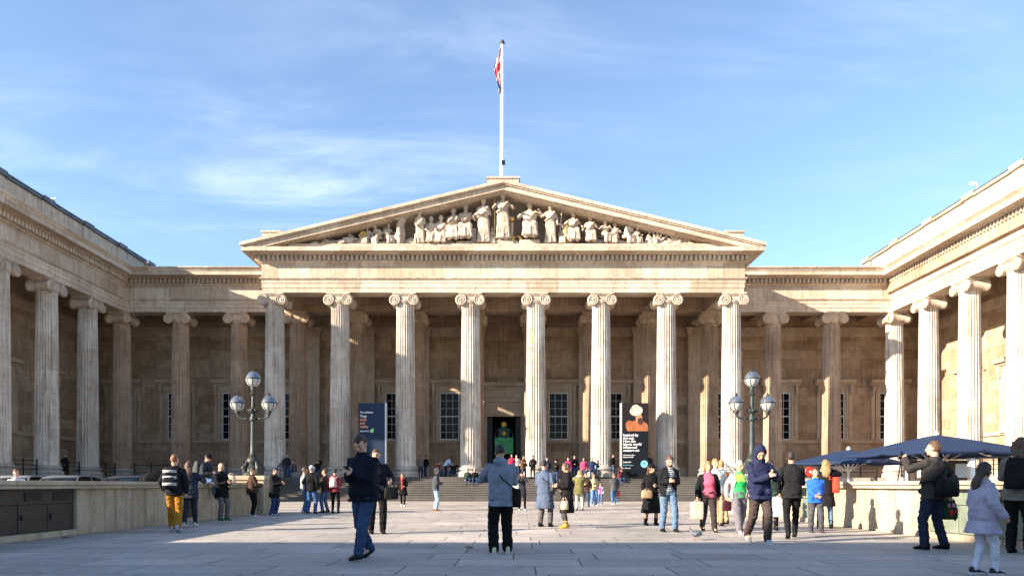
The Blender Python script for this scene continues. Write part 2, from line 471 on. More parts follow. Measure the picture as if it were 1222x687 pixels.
# entablature
def prof(dz=0, cyma=True):
    p = [(-1.3, 15.2), (0, 15.2), (0, 15.52), (.04, 15.53), (.04, 15.86), (.08, 15.87), (.08, 16.1), (.13, 16.12), (.2, 16.2), (.2, 16.27), (.05, 16.28), (.05, 17.28),
         (.14, 17.31), (.2, 17.42), (.22, 17.43), (.22, 17.80), (.5, 17.82), (.62, 17.9), (1.15, 17.9), (1.15, 18.2)]
    if cyma: p += [(1.18, 18.2), (1.20, 18.26), (1.30, 18.36), (1.38, 18.44), (1.38, 18.5), (0.3, 18.52), (-1.3, 18.52)]
    else: p += [(0.3, 18.205), (-1.3, 18.205)]
    return [(o, z+dz) for o, z in p]
AX = 30.81; AY = 58.75; PX = 17.65; PY = 52.85
mb = MB()
mb.sweep(prof(), [(-45.9, 39.35), (-AX, 39.35), (-AX, AY), (-PX+.05, AY)])
mb.sweep(prof(), [(PX-.05, AY), (AX+SH[1], AY), (AX+SH[1], 39.35), (45.9, 39.35)])
mb.sweep(prof(.012, False), [(-PX, 64.25), (-PX, PY), (PX, PY), (PX, 64.25)])
ent = mb.build('entablature', M_ENT, mus)
def dentils(p, q, z0, z1, trim0, trim1, sp=.335):
    p = Vector(p); q = Vector(q); d = q-p; L = d.length; d.normalize(); n = Vector((d.y, -d.x))
    mb = MB(); n_ = int((L-trim0-trim1)/sp)
    for i in range(n_):
        c = p + d*(trim0 + (i+.5)*(L-trim0-trim1)/n_)
        a = c - d*.092 + n*.2; e = c + d*.092 + n*.2; f = e + n*.30; g = a + n*.26
        mb.add([(a.x,a.y,z0),(e.x,e.y,z0),(f.x,f.y,z0),(g.x,g.y,z0),(a.x,a.y,z1),(e.x,e.y,z1),(f.x,f.y,z1),(g.x,g.y,z1)],
               [(3,2,1,0),(4,5,6,7),(0,1,5,4),(1,2,6,5),(2,3,7,6),(3,0,4,7)])
    mb.build('dentil_course', M_CARVE, ent)
dentils((-AX,39.35), (-AX,AY), 17.46, 17.79, -.3, .55); dentils((-AX,AY), (-PX,AY), 17.46, 17.79, .55, .0)
dentils((PX,AY), (AX+SH[1],AY), 17.46, 17.79, 0, .55); dentils((AX+SH[1],AY), (AX+SH[1],39.35), 17.46, 17.79, .55, -.3)
dentils((-PX,AY-1.5), (-PX,PY), 17.472, 17.80, 0, -.25); dentils((-PX,PY), (PX,PY), 17.472, 17.80, -.25, -.25); dentils((PX,PY), (PX,AY-1.5), 17.472, 17.80, -.25, 0)


# attic parapets over the wings and the low blocking course between
for s in (-1, 1):
    mb = MB(); mc = MB(); ml = MB()
    f = s*(30.95+SH[s]); bk = s*(32.0+SH[s])
    a, b = sorted((f, bk)); PH = .35 if s < 0 else .65; mb.box(a, b, 39.0, 62, 18.46, 19.86+PH)
    a, b = sorted((f-s*.1, bk)); ml.box(a, b, 38.95, 62.02, 18.53, 18.95 if s < 0 else 18.78)
    a, b = sorted((f-s*.16, bk+s*.1)); mc.box(a, b, 38.9, 62.1, 19.86+PH, 20.06+PH)
    for k in range(6):
        yy = 38.9 + k*D*.97
        a, b = sorted((f-s*.07, bk)); mb.box(a, b, yy+.05, yy+1.15, 18.96, 19.862+PH)
        a, b = sorted((f-s*.24, bk+s*.12)); mc.box(a, b, yy, yy+1.2, 19.863+PH, 20.2+PH)
    mc.box(*sorted((f-s*.2, bk+s*.1)), 38.85, 62.12, 20.06+PH, 20.13+PH, 1)
    mb.build('attic_parapet', M_CARVE, mus)
    mc.build('parapet_coping', [M_LEAD if s < 0 else M_COPING, M_LEAD], mus)
    ml.build('lead_flashing', M_LEAD, mus)
mb = MB(); mb.box(-30.9, -18.9, 58.9, 59.9, 18.46, 18.74); mb.box(18.9, 31.6, 58.9, 59.9, 18.46, 18.74)
for s in (-1, 1):
    for k in range(20): mb.box(s*24.9-6+k*.6+.03, s*24.9-6+k*.6+.5, 58.86, 59.2, 18.745, 18.79)
mb.build('blocking_course', M_ENT, mus)

# pediment
SLP = .2375
mb = MB()
def chevron(zt, zb, xe, y0, y1, zf=18.222):
    xe = min(xe, (zt-zf-.002)/SLP); ze = zt - SLP*xe
    right = [(xe, ze)]
    if zb - SLP*xe < zf:
        right += [(xe, zf)] if ze - zf > .004 else []
        right += [((zb-zf)/SLP, zf)]
    else: right += [(xe, zb-SLP*xe)]
    poly = [(0, zt)] + right + [(0, zb)] + [(-x, z) for x, z in reversed(right)]
    mb.prism(poly, 'y', y0, y1)
chevron(22.95, 22.73, 18.85, 51.55, 54.4)
chevron(22.73, 22.65, 18.65, 51.66, 54.35)
chevron(22.65, 22.32, 18.5, 51.80, 54.3)
chevron(22.32, 22.24, 18.0, 52.10, 54.25)
ped = mb.build('pediment', M_ENT, mus)
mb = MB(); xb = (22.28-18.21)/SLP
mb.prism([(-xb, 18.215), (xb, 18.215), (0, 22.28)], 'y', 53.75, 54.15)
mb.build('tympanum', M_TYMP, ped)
mb = MB(); mb.box(-15.6, 15.6, 52.35, 53.74, 18.223, 18.62); mb.build('figure_ledge', M_CARVE, ped)
for x0, x1, y0, y1, z0, z1 in ((-1.15, 1.15, 52.2, 54.0, 22.4, 23.28), (-17.5, -16.2, 52.4, 53.7, 18.7, 19.45), (16.2, 17.5, 52.4, 53.7, 18.7, 19.45)):
    mb = MB(); mb.box(x0, x1, y0, y1, z0, z1); mb.box(x0-.08, x1+.08, y0-.08, y1+.07, z1, z1+.13)
    mb.build('acroterion_block', M_CARVE, ped)


# ---- columns: fluted shaft > base, ionic capital
ZB = .78; ZC = 13.5 - .86
def shaft_mesh():
    mb = MB(); NF = 24; sub = 6; rs = []
    H = ZC - ZB
    lev = [0, .02, .05, .12, .25, .4, .55, .7, .82, .92, .965, .985, 1]
    for t in lev:
        Rr = .765 - .115*(t**1.35)
        if t < .02: Rr += .05
        if t > .985: Rr += .03
        dep = 0 if (t < .015 or t > .99) else (.078 if .03 < t < .975 else .045)
        ring = []
        for i in range(NF):
            for j in range(sub):
                u = j/sub
                d = 0 if u < .17 else math.sin(PI*(u-.17)/.83)**.75*dep
                a = 2*PI*(i+u)/NF
                ring.append(((Rr-d)*math.cos(a), (Rr-d)*math.sin(a), ZB+t*H))
        rs.append(ring)
    mb.rings(rs, cap=False)
    return mb
def base_mb():
    return MB().lathe([(1.02,0),(1.02,.16),(.99,.17),(1.0,.20),(1.03,.26),(1.0,.35),(.92,.37),(.86,.42),(.85,.48),(.90,.53),(.93,.54),(.95,.60),(.92,.68),(.86,.70),(.82,.74),(.80,.785)], 48)
def capital_mb(both=False):
    mb = MB()
    z = ZC
    mb.lathe([(.66,z),(.68,z+.05),(.72,z+.10),(.78,z+.22),(.80,z+.3)], 40)
    dirs = [0, PI/2] if both else [0]
    for ang in dirs:
        Mr = Matrix.Rotation(ang, 4, 'Z')
        e = .003*ang
        n = 14
        # cushion with a dipped lower edge
        front = []
        for k in range(n+1):
            x = -.72 + 1.44*k/n
            front.append((x, .30 - .05*math.cos(PI*x/1.44)))
        poly = [(x, z+zz-e) for x, zz in front] + [(.72, z+.66-e), (-.72, z+.66-e)]
        m2 = MB().prism(poly, 'y', -.70, .70)
        m2.v = [tuple(Mr @ Vector(p)) for p in m2.v]; mb.add(m2.v, m2.f)
        for s in (-1, 1):
            cx, cz = s*.69, z+.31
            pr = [(.02,-.77),(.36,-.77),(.40,-.74),(.40,-.62),(.36,-.55),(.29,-.25),(.31,0),(.29,.25),(.36,.55),(.40,.62),(.40,.74),(.36,.77),(.02,.77)]
            ml = Matrix.Rotation(PI/2, 4, 'X')
            m2 = MB().lathe(pr, 26, M=ml)
            for fy in (-1, 1):
                pts = []; rad = []
                for k in range(58):
                    t = k/57; a = (PI/2 if s < 0 else PI/2) + s*t*2.35*2*PI
                    r = .375*(1-t)**.85 + .035
                    pts.append((r*math.cos(a), fy*.785, r*math.sin(a))); rad.append(.044*(1-.55*t))
                m2.tube(pts, rad, 6)
                m2.ell((0, fy*.79, 0), (.07,.04,.07), 8, 5)
            mb.add([tuple(Mr @ (Vector(p) + Vector((cx, 0, cz-e)))) for p in m2.v], m2.f)
        m2 = MB()
        for fy in (-1, 1):
            m2.tube([(-.69, fy*.75, z+.68-e), (.69, fy*.75, z+.68-e)], .04, 6)
            for k in range(5): m2.ell((-.36+.18*k, fy*.72, z+.24), (.07,.06,.08), 8, 5)
        mb.add([tuple(Mr @ Vector(p)) for p in m2.v], m2.f)
    mb.box(-.80,.80,-.76,.76,z+.66,z+.74); mb.box(-.86,.86,-.82,.82,z+.742,z+.862)
    return mb
def column(m, mcap, both=False):
    c = shaft_mesh().build('column', m, mus, autosmooth=50)
    base_mb().build('base', M_PLINTH, c, autosmooth=40)
    capital_mb(both).build('capital', mcap, c, autosmooth=40)
    return c
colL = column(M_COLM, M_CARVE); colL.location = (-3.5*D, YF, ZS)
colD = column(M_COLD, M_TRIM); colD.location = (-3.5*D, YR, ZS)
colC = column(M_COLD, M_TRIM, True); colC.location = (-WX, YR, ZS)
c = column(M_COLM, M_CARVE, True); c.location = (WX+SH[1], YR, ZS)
def place(src, x, y, rz=0):
    c = copy_tree(src, mus); c.location = (x, y, ZS); c.rotation_euler.z = rz
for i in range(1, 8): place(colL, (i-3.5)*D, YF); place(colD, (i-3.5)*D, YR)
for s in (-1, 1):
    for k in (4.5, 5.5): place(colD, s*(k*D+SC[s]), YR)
    for k in range(1, 5): place(colL, s*(WX+SH[s]), YR-k*D, PI/2)

# pilasters behind the rear columns
mb = MB()
mb.box(-.66,.66,-.62,.05,.35,12.6); mb.box(-.75,.75,-.70,.05,0,.2); mb.box(-.70,.70,-.66,.05,.2,.35)
mb.box(-.70,.70,-.66,.05,12.6,12.75); mb.box(-.78,.78,-.74,.05,12.75,13.0); mb.box(-.86,.86,-.82,.05,13.0,13.3)
pil = mb.build('pilaster', M_TRIM, mus); pil.location = (-3.5*D, YW, ZS+.004)
for i in range(1, 8):
    p = pil.copy(); COL.objects.link(p); p.location = ((i-3.5)*D, YW, ZS+.004)

# windows: surround > glass, glazing_bars, hood
def window():
    w, z0, z1 = .84, 5.12, 9.3
    f = MB()
    for s in (-1, 1):
        f.box(*sorted((s*w, s*(w+.16))), -.10, .05, z0, z1+.16); f.box(*sorted((s*(w+.16), s*(w+.36))), -.16, .05, z0, z1+.36)
        f.box(*sorted((s*(w+.42), s*(w+.74))), -.10, .05, z0, z1+.42)
        f.box(*sorted((s*(w+.46), s*(w+.72))), -.34, .02, z1+.05, z1+.62); f.box(*sorted((s*(w+.48), s*(w+.70))), -.26, .02, z1-.25, z1+.05)
    f.box(-w, w, -.10, .05, z1, z1+.16); f.box(-w-.16, w+.16, -.16, .05, z1+.16, z1+.36); f.box(-w-.42, w+.42, -.08, .05, z1+.362, z1+.64)
    o = f.build('window', M_TRIM, mus)
    h = MB(); h.prism([(.02, z1+.64), (-.22, z1+.64), (-.28, z1+.78), (-.50, z1+.84), (-.50, z1+.98), (-.58, z1+1.1), (-.58, z1+1.14), (.02, z1+1.2)], 'x', -w-.92, w+.92)
    h.build('hood', M_TRIM, o)
    s_ = MB(); s_.box(-w-.55, w+.55, -.30, .03, z0-.16, z0); s_.build('sill', M_TRIM, o)
    g = MB(); g.box(-w, w, -.035, -.02, z0, z1); g.build('glass', M_GLASS, o)
    b = MB()
    for s in (-1, 1): b.box(*sorted((s*w, s*(w-.06))), -.075, -.036, z0, z1)
    b.box(-w+.075, w-.075, -.075, -.036, z0, z0+.1); b.box(-w+.075, w-.075, -.075, -.036, z1-.08, z1)
    b.box(-w+.075, w-.075, -.078, -.036, (z0+z1)/2-.045, (z0+z1)/2+.045)
    for x in (-.29, .29): b.box(x-.016, x+.016, -.068, -.036, z0+.1, z1-.08)
    for k in range(1, 6):
        if k != 3: zz = z0 + (z1-z0)*k/6; b.box(-w+.075, w-.075, -.062, -.036, zz-.014, zz+.014)
    b.build('glazing_bars', M_BAR, o)
    return o
w0 = window(); w0.location = (-D, YW, 0)
def wplace(x, y, rz):
    c = copy_tree(w0, mus); c.location = (x, y, 0); c.rotation_euler.z = rz
for k in (-7, -6, -5, -4, -2, 1, 2, 4, 5, 6, 7): wplace(k*D + (SC[1] if k > 3 else 0), YW, 0)
for s in (-1, 1):
    for k in range(4): wplace(s*(WWX+SH[s]), YR-D*(k+.5), PI/2 if s < 0 else -PI/2)

# door: surround > dark recess, leaves, hanging display
mb = MB()
for s in (-1, 1):
    mb.box(*sorted((s*1.5, s*1.85)), YW-.16, YW+.1, ZS, 8.5); mb.box(*sorted((s*1.85, s*2.15)), YW-.26, YW+.1, ZS, 8.85)
mb.box(-1.5, 1.5, YW-.10, YW+.1, 7.2, 7.75); mb.box(-1.5, 1.5, YW-.04, YW+.1, 7.75, 8.5)
mb.box(-1.85, 1.85, YW-.2, YW+.1, 8.5, 8.85); mb.box(-2.15, 2.15, YW-.30, YW+.1, 8.85, 9.15)
mb.prism([(YW+.02, 9.15+.5), (YW-.3, 9.65), (YW-.36, 9.8), (YW-.62, 9.88), (YW-.62, 10.05), (YW-.70, 10.2), (YW+.02, 10.3)], 'x', -2.7, 2.7)
mb.box(-2.3, 2.3, YW-.18, YW+.02, 9.152, 9.65)
door = mb.build('door', M_TRIM, mus)
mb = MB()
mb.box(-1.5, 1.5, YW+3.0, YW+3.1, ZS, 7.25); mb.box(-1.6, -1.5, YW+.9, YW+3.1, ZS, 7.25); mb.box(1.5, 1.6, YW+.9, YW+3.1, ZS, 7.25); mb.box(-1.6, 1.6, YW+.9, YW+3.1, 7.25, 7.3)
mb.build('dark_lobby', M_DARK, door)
mb = MB()
for s in (-1, 1):
    mb.box(*sorted((s*1.48, s*1.05)), YW+.5, YW+.58, ZS+.01, 7.2)
    for k in range(5): mb.box(*sorted((s*1.42, s*1.11)), YW+.46, YW+.5, ZS+.3+k*1.08, ZS+1.15+k*1.08)
mb.build('door_leaf', mat('dark_bronze_door', (.02,.024,.026), .4, .3), door)
M_GREEN = mat('green_panel', (.08, .50, .20), .5, var=.15, vscale=3)
M_TEAL = mat('teal_metal', (.02, .085, .085), .45)
M_YDISC = mat('yellow_light_disc', (.75, .52, .10), .35, .4)  # yellow colour standing in for the two round lights in the doorway
mb = MB(); yy = YW+.35
mb.box(-.82, .82, yy, yy+.06, 3.9, 5.35, 0); mb.box(-.2, .82, yy, yy+.06, 3.05, 3.42, 0)
mb.tube([(-.82+.82*(1-math.cos(PI*k/16)), yy, 5.35+.95*math.sin(PI*k/16)) for k in range(17)], .035, 6, 1)
mb.box(-.5, .5, yy+.02, yy+.06, 5.36, 6.2, 1)
for z_, r_ in ((6.52, .26), (5.72, .2)): mb.ell((0, yy-.02, z_), (r_, .1, r_), 16, 9, 2)
mb.tube([(-.7, yy-.01, 5.2), (-.35, yy-.01, 4.95), (0, yy-.01, 4.85), (.35, yy-.01, 4.95), (.7, yy-.01, 5.2)], .02, 5, 1)
mb.build('hanging_display', [M_GREEN, M_TEAL, M_YDISC], door)

# ------------------------------------------------------------------ unseen house added behind the camera on the left to shade the foreground
def house(x0, x1, y0, y1, h, label):
    t = empty('unseen_shade_house', ((x0+x1)/2, (y0+y1)/2, 0)); tag(t, label, 'house')
    ox, oy = (x0+x1)/2, (y0+y1)/2
    a = x0-ox; b = x1-ox; c = y0-oy; d = y1-oy
    mb = MB(); mb.box(a, b, c, d, 0, h); mb.build('wall', M_WALL, t)
    mb = MB(); mb.box(a-.3, b+.3, c-.3, d+.3, h, h+.35); mb.prism([(a+.5, h+.35), (b-.5, h+.35), (b-5, h+1.2), (a+5, h+1.2)], 'y', c+.5, d-.5); mb.build('roof', M_LEAD, t)
    for k in range(5):
        for z in (1.2, 4.6, 8.0):
            yy = c + (k+.5)*(d-c)/5
            mb = MB(); mb.box(b-.02, b+.05, yy-.6, yy+.6, z, z+2.0); w = mb.build('window', M_BAR, t)
            mb = MB(); mb.box(b+.05, b+.06, yy-.5, yy+.5, z+.1, z+1.9); mb.build('glass', M_GLASS, w)
house(-44, -13.0, -34, -1.0, 12.2, 'plain stone house added out of view on the left to cast the foreground shade')

# ------------------------------------------------------------------ low forecourt walls
M_CABD = mat('dark_brown_metal', (.035, .032, .028), .5, .2, var=.25, vscale=5)
M_CABG = mat('sage_green_metal', (.17, .20, .15), .5, .1, var=.2, vscale=4)
M_SLOT = mat('black_slot', (.008, .008, .008), .6)
def low_wall(s, doors, label, M_door):
    t = empty('low_wall', (s*9.55, 18, 0)); tag(t, label, 'wall')
    # inner face at x = 9.2, openings for the cupboards
    def X(a): return s*(a-9.55)
    y0, y1 = 2.0, 27.4
    mb = MB()
    cuts = sorted(doors); ys = y0
    for (a, b) in cuts:
        mb.box(*sorted((X(9.2), X(9.9))), ys-18, a-18, 0, 1.02); mb.box(*sorted((X(9.42), X(9.9))), a-18, b-18, 0, 1.02)
        mb.box(*sorted((X(9.2), X(9.42))), a-18, b-18, 0, .13)
        ys = b
    mb.box(*sorted((X(9.2), X(9.9))), ys-18, y1-18, 0, 1.02)
    mb.build('wall_body', M_LOWWALL, t)
    mb = MB(); mb.box(*sorted((X(9.08), X(10.02))), y0-18, y1-18, 1.022, 1.10); mb.box(*sorted((X(9.03), X(10.07))), y0-18, y1-18, 1.10, 1.19)
    mb.build('coping', M_COPING, t, bevel=.02)
    mb = MB(); mb.box(*sorted((X(8.95), X(10.35))), 27.4-18, 28.8-18, 0, 1.30)
    pr = mb.build('end_pier', M_LOWWALL, t)
    mb = MB(); mb.box(*sorted((X(8.88), X(10.42))), 27.33-18, 28.87-18, 1.302, 1.46); mb.build('pier_cap', M_COPING, pr, bevel=.02)
    for (a, b) in cuts:
        n = max(2, round((b-a)/.95)); w = (b-a)/n
        for k in range(n):
            mb = MB(); mb.box(*sorted((X(9.27), X(9.42))), a+k*w+.012-18, a+(k+1)*w-.012-18, .14, .70)
            cdo = mb.build('cupboard_door', M_door, t, bevel=.006)
            mb = MB(); mb.box(*sorted((X(9.24), X(9.27))), a+k*w+.08-18, a+k*w+.12-18, .40, .50); mb.build('handle', M_SLOT, cdo)
        mb = MB(); mb.box(*sorted((X(9.265), X(9.42))), a+.01-18, b-.01-18, .715, 1.015)
        fr = mb.build('cupboard_fascia', M_door, t)
        for k in range(n):
            if k == n//2 and n > 2: continue
            mb = MB(); c = a+(k+.5)*w
            mb.box(*sorted((X(9.25), X(9.27))), c-w*.3-18, c+w*.3-18, .78, .96)
            mb.build('vent', M_SLOT, fr)
    return t
low_wall(-1, [(11.4, 15.95), (21.0, 22.2)], 'low beige stone wall with dark metal cupboards along the left of the forecourt', M_CABD)
low_wall(1, [(11.2, 15.3), (20.9, 22.0)], 'low beige stone wall with green metal cupboards along the right of the forecourt', M_CABG)

# ------------------------------------------------------------------ lamps
def lamp_post():
    t = empty('street_lamp', (0, 0, 0))
    mb = MB()
    mb.lathe([(.46,0),(.46,.12),(.40,.16),(.38,.2),(.40,.3),(.30,.42),(.24,.55)], 8)
    for k in range(4):
        a = PI/4+k*PI/2
        mb.tube([(.38*math.cos(a), .38*math.sin(a), .1), (.42*math.cos(a), .42*math.sin(a), .3), (.34*math.cos(a), .34*math.sin(a), .46), (.26*math.cos(a), .26*math.sin(a), .62)], [.09,.11,.08,.05], 8)
        mb.ell((.44*math.cos(a), .44*math.sin(a), .32), (.1,.1,.13), 8, 6)
    mb.build('pedestal', M_LAMP, t, autosmooth=45)
    mb = MB()
    mb.lathe([(.26,.5),(.30,.58),(.30,.66),(.22,.76),(.17,.82),(.19,.88),(.14,.95),(.125,1.4),(.11,2.28),(.15,2.32),(.16,2.42),(.11,2.50),(.10,2.6),(.20,2.66),(.23,2.74),(.20,2.80),(.10,2.86),(.085,3.2),(.075,3.35),(.14,3.42),(.15,3.48),(.08,3.54),(.10,3.62),(.11,3.68),(.07,3.74)], 20)
    for k in range(8):
        a = k*PI/4; mb.ell((.2*math.cos(a), .2*math.sin(a), 2.74), (.06,.06,.07), 8, 6)
    mb.build('post', M_LAMP, t, autosmooth=45)
    def lantern(x, z):
        g = MB(); g.lathe([(.10,z),(.16,z+.03),(.25,z+.13),(.305,z+.25),(.32,z+.33)], 16, (x,0,0))
        lo = g.build('lantern', M_LGLASS, t, autosmooth=60)
        r = MB()
        for k in range(8):
            a = k*PI/4+.2
            r.tube([(x+q*math.cos(a), q*math.sin(a), z+zz) for q, zz in ((.105,0),(.17,.03),(.26,.13),(.315,.25),(.328,.33))], .012, 5)
        r.lathe([(.335,z+.32),(.345,z+.34),(.335,z+.37)], 20, (x,0,0)); r.lathe([(.07,z-.1),(.12,z-.05),(.11,z+.01)], 14, (x,0,0))
        r.build('lantern_cage', M_LAMP, lo, autosmooth=45)
        d = MB(); d.lathe([(.33,z+.36),(.30,z+.44),(.22,z+.56),(.13,z+.63),(.05,z+.66)], 24, (x,0,0)); d.build('lantern_dome', M_LDOME, lo, autosmooth=50)
        f = MB(); f.lathe([(.05,z+.65),(.07,z+.68),(.03,z+.72),(.04,z+.75),(.005,z+.79)], 10, (x,0,0)); f.build('finial', M_LAMP, lo, autosmooth=45)
    lantern(0, 3.74)
    for s in (-1, 1):
        a = MB()
        a.tube([(s*.08,0,2.42),(s*.3,0,2.40),(s*.52,0,2.42),(s*.64,0,2.50),(s*.68,0,2.60)], [.05,.04,.04,.045,.05], 10)
        a.ell((s*.3,0,2.40), (.05,.06,.06), 8, 6); a.lathe([(.05,2.56),(.08,2.6),(.06,2.66)], 12, (s*.68,0,0))
        a.build('lamp_arm', M_LAMP, t, smooth=True)
        lantern(s*.68, 2.72)
    return t
la = lamp_post(); la.location = (-9.58, 28.1, 1.46); la.scale = (.9, .9, .925)
tag(la, 'grey triple-globe lamp post on the end of the left low wall', 'street lamp', 'triple-globe lamp posts')
lb = copy_tree(la); lb.location = (9.86, 28.1, 1.46); lb.scale = la.scale
tag(lb, 'grey-green triple-globe lamp post behind the man in the navy hood', 'street lamp', 'triple-globe lamp posts')

# ------------------------------------------------------------------ flagpole and flag
M_WHITE = mat('white_paint', (.80, .80, .78), .4)
fp = empty('flagpole', (-.08, 54.3, 22.6)); tag(fp, 'tall white flagpole standing on the peak of the pediment', 'flagpole')
mb = MB(); mb.lathe([(.26,0),(.26,.9),(.17,.95),(.16,3),(.145,7),(.12,12.0)], 16); fp.scale = (1, 1, .972); mb.build('pole', M_WHITE, fp, autosmooth=40)
mb = MB(); mb.lathe([(.13,11.98),(.2,12.04),(.2,12.14),(.1,12.2)], 12); mb.ell((0,0,12.25), (.13,.13,.1), 12, 8); mb.build('finial', mat('dark_finial', (.05,.05,.06), .4), fp, smooth=True)
mb = MB(); mb.box(-.05, .22, -.2, -.12, 2.6, 2.95); mb.build('cleat', M_IRON, fp)
def flag_material():
    m = bpy.data.materials.new('union_flag_cloth'); m.use_nodes = True
    t = m.node_tree; L = t.links.new; A = t.nodes.new
    b = t.nodes['Principled BSDF']; b.inputs['Roughness'].default_value = .8
    at = A('ShaderNodeAttribute'); at.attribute_name = 'flag_uv'
    sp = A('ShaderNodeSeparateXYZ'); L(at.outputs['Vector'], sp.inputs[0])
    def math_(op, a, b_=None, v=None):
        n = A('ShaderNodeMath'); n.operation = op
        L(a, n.inputs[0])
        if b_ is not None: L(b_, n.inputs[1])
        if v is not None: n.inputs[1].default_value = v
        return n.outputs[0]
    u = math_('SUBTRACT', sp.outputs['X'], v=.5); v = math_('SUBTRACT', sp.outputs['Y'], v=.5)
    au = math_('ABSOLUTE', u); av = math_('ABSOLUTE', v)
    dg = math_('ABSOLUTE', math_('SUBTRACT', au, av))
    def lt(x, k): return math_('LESS_THAN', x, v=k)
    def mx(f, c, prev):
        n = A('ShaderNodeMix'); n.data_type = 'RGBA'; L(f, n.inputs['Factor']); n.inputs['B'].default_value = (*c, 1)
        if isinstance(prev, tuple): n.inputs['A'].default_value = (*prev, 1)
        else: L(prev, n.inputs['A'])
        return n.outputs['Result']
    wh = (.75,.75,.75); rd = (.55,.03,.04); bl = (.015,.03,.16)
    c = mx(lt(dg, .11), wh, bl); c = mx(lt(dg, .04), rd, c)
    c = mx(math_('MAXIMUM', lt(au, .10), lt(av, .17)), wh, c); c = mx(math_('MAXIMUM', lt(au, .06), lt(av, .10)), rd, c)
    L(c, b.inputs['Base Color'])
    return m
# cloth hanging slack in deep folds against the pole
nu, nv = 26, 30; vs = []; uv = []
for j in range(nv+1):
    v = j/nv
    for i in range(nu+1):
        u = i/nu
        fold = math.sin(u*9+v*1.7)*.16*(.35+.65*v)
        x = -.12 - .46*u*(.25+.75*math.sin(PI*min(1, v*1.1))) + .10*math.sin(v*6+u*4)*u
        z = 11.85 - 3.5*v - 1.1*u*(1-.55*v)
        vs.append((x, -.10 + fold*u**.6, z)); uv.append((u, 1-v, 0))
mb = MB(); fs = [(j*(nu+1)+i, j*(nu+1)+i+1, (j+1)*(nu+1)+i+1, (j+1)*(nu+1)+i) for j in range(nv) for i in range(nu)]
mb.add(vs, fs)
fl = mb.build('flag', flag_material(), None, smooth=True); fl.location = fp.location
at = fl.data.attributes.new('flag_uv', 'FLOAT_VECTOR', 'POINT'); at.data.foreach_set('vector', [c for p in uv for c in p])
sm = fl.modifiers.new('thick', 'SOLIDIFY'); sm.thickness = .015
tag(fl, 'red, white and blue union flag hanging slack from the flagpole', 'flag')

# ------------------------------------------------------------------ banners
def text(body, size, loc, m, parent, name='lettering', bold=.012, ry=0):
    cu = bpy.data.curves.new(name, 'FONT'); cu.body = body; cu.size = size; cu.extrude = .004; cu.offset = bold*size
    cu.space_character = .95
    tmp = bpy.data.objects.new(name, cu); COL.objects.link(tmp)
    dg = bpy.context.evaluated_depsgraph_get()
    me = bpy.data.meshes.new_from_object(tmp.evaluated_get(dg))
    bpy.data.objects.remove(tmp)
    me.materials.clear(); me.materials.append(m)
    o = bpy.data.objects.new(name, me); COL.objects.link(o); o.parent = parent
    o.location = loc; o.rotation_euler = (PI/2, 0, 0)
    return o
M_NAVY = mat('navy_banner', (.020, .034, .066), .8, var=.1, vscale=1, spec=.12)
M_CHAR = mat('charcoal_banner', (.006, .008, .013), .8, var=.1, vscale=1, spec=.12)
M_ALU = mat('aluminium_edge', (.55, .56, .57), .4, .6)
M_TXW = mat('white_lettering', (.8, .8, .8), .6)
M_TXO = mat('orange_lettering', (.80, .30, .14), .6)
M_TXT = mat('pale_teal', (.16, .45, .52), .6)
M_GRN = mat('leaf_green', (.25, .62, .15), .6)
ban = empty('exhibition_banner', (-9.42, 52.0, ZS)); tag(ban, 'plain navy exhibition banner with small white and orange words, left of the door', 'banner', 'exhibition banners')
mb = MB(); mb.box(-.98, .92, -.12, .3, 0, 5.3); mb.build('panel', M_NAVY, ban)
mb = MB(); mb.box(.921, 1.02, -.14, .32, 0, 5.32); mb.build('edge_frame', M_ALU, ban)
for i, (s, sz, z, m) in enumerate((('The exhibition', .17, 4.58, M_TXW), ('Troy', .25, 4.28, M_TXW), ('myth', .25, 4.03, M_TXO), ('and', .25, 3.78, M_TXO), ('reality', .25, 3.53, M_TXO), ('Supported by', .13, 3.25, M_TXW))):
    text(s, sz, (-.88, -.126, z), m, ban, bold=.016)
mb = MB()
for k in range(8):
    a = k*PI/4; mb.ell((-.02+.07*math.cos(a), -.13, 3.3+.07*math.sin(a)), (.07,.012,.07), 10, 5)
mb.ell((.06,-.13,3.42), (.035,.012,.1), 8, 5); mb.build('sponsor_emblem', M_GRN, ban)

ban2 = empty('exhibition_banner', (9.48, 52.0, ZS)); tag(ban2, 'black exhibition banner picturing a man in a white turban, right of the door', 'banner', 'exhibition banners')
mb = MB(); mb.box(-.92, .98, -.12, .3, 0, 5.3); mb.build('panel', M_CHAR, ban2)
mb = MB(); mb.box(-1.02, -.921, -.14, .32, 0, 5.32); mb.build('edge_frame', M_ALU, ban2)
for s, sz, z in (('Inspired by', .26, 2.92), ('the east', .26, 2.70), ('How the', .26, 2.48), ('Islamic world', .26, 2.26), ('influenced', .26, 2.04), ('western art', .26, 1.82)):
    text(s, sz, (-.84, -.126, z), M_TXW, ban2, bold=.006)
for s, sz, z, m in (('10 October 2019 \u2013', .12, 1.52, M_TXW), ('26 January 2020', .12, 1.38, M_TXW), ('Supported', .14, 1.02, M_TXW), ('British Museum', .12, .80, M_TXT), ('in collaboration', .09, .6, M_TXW)):
    text(s, sz, (-.84, -.126, z), m, ban2, bold=.004)
mb = MB(); mb.lathe([(.26,.122),(.26,.128)], 28, M=Matrix.Rotation(PI/2, 4, 'X'), c=(.68,0,.92))
mb.build('round_emblem', M_TXT, ban2)
text('FREE', .1, (.56, -.135, .92), M_CHAR, ban2)
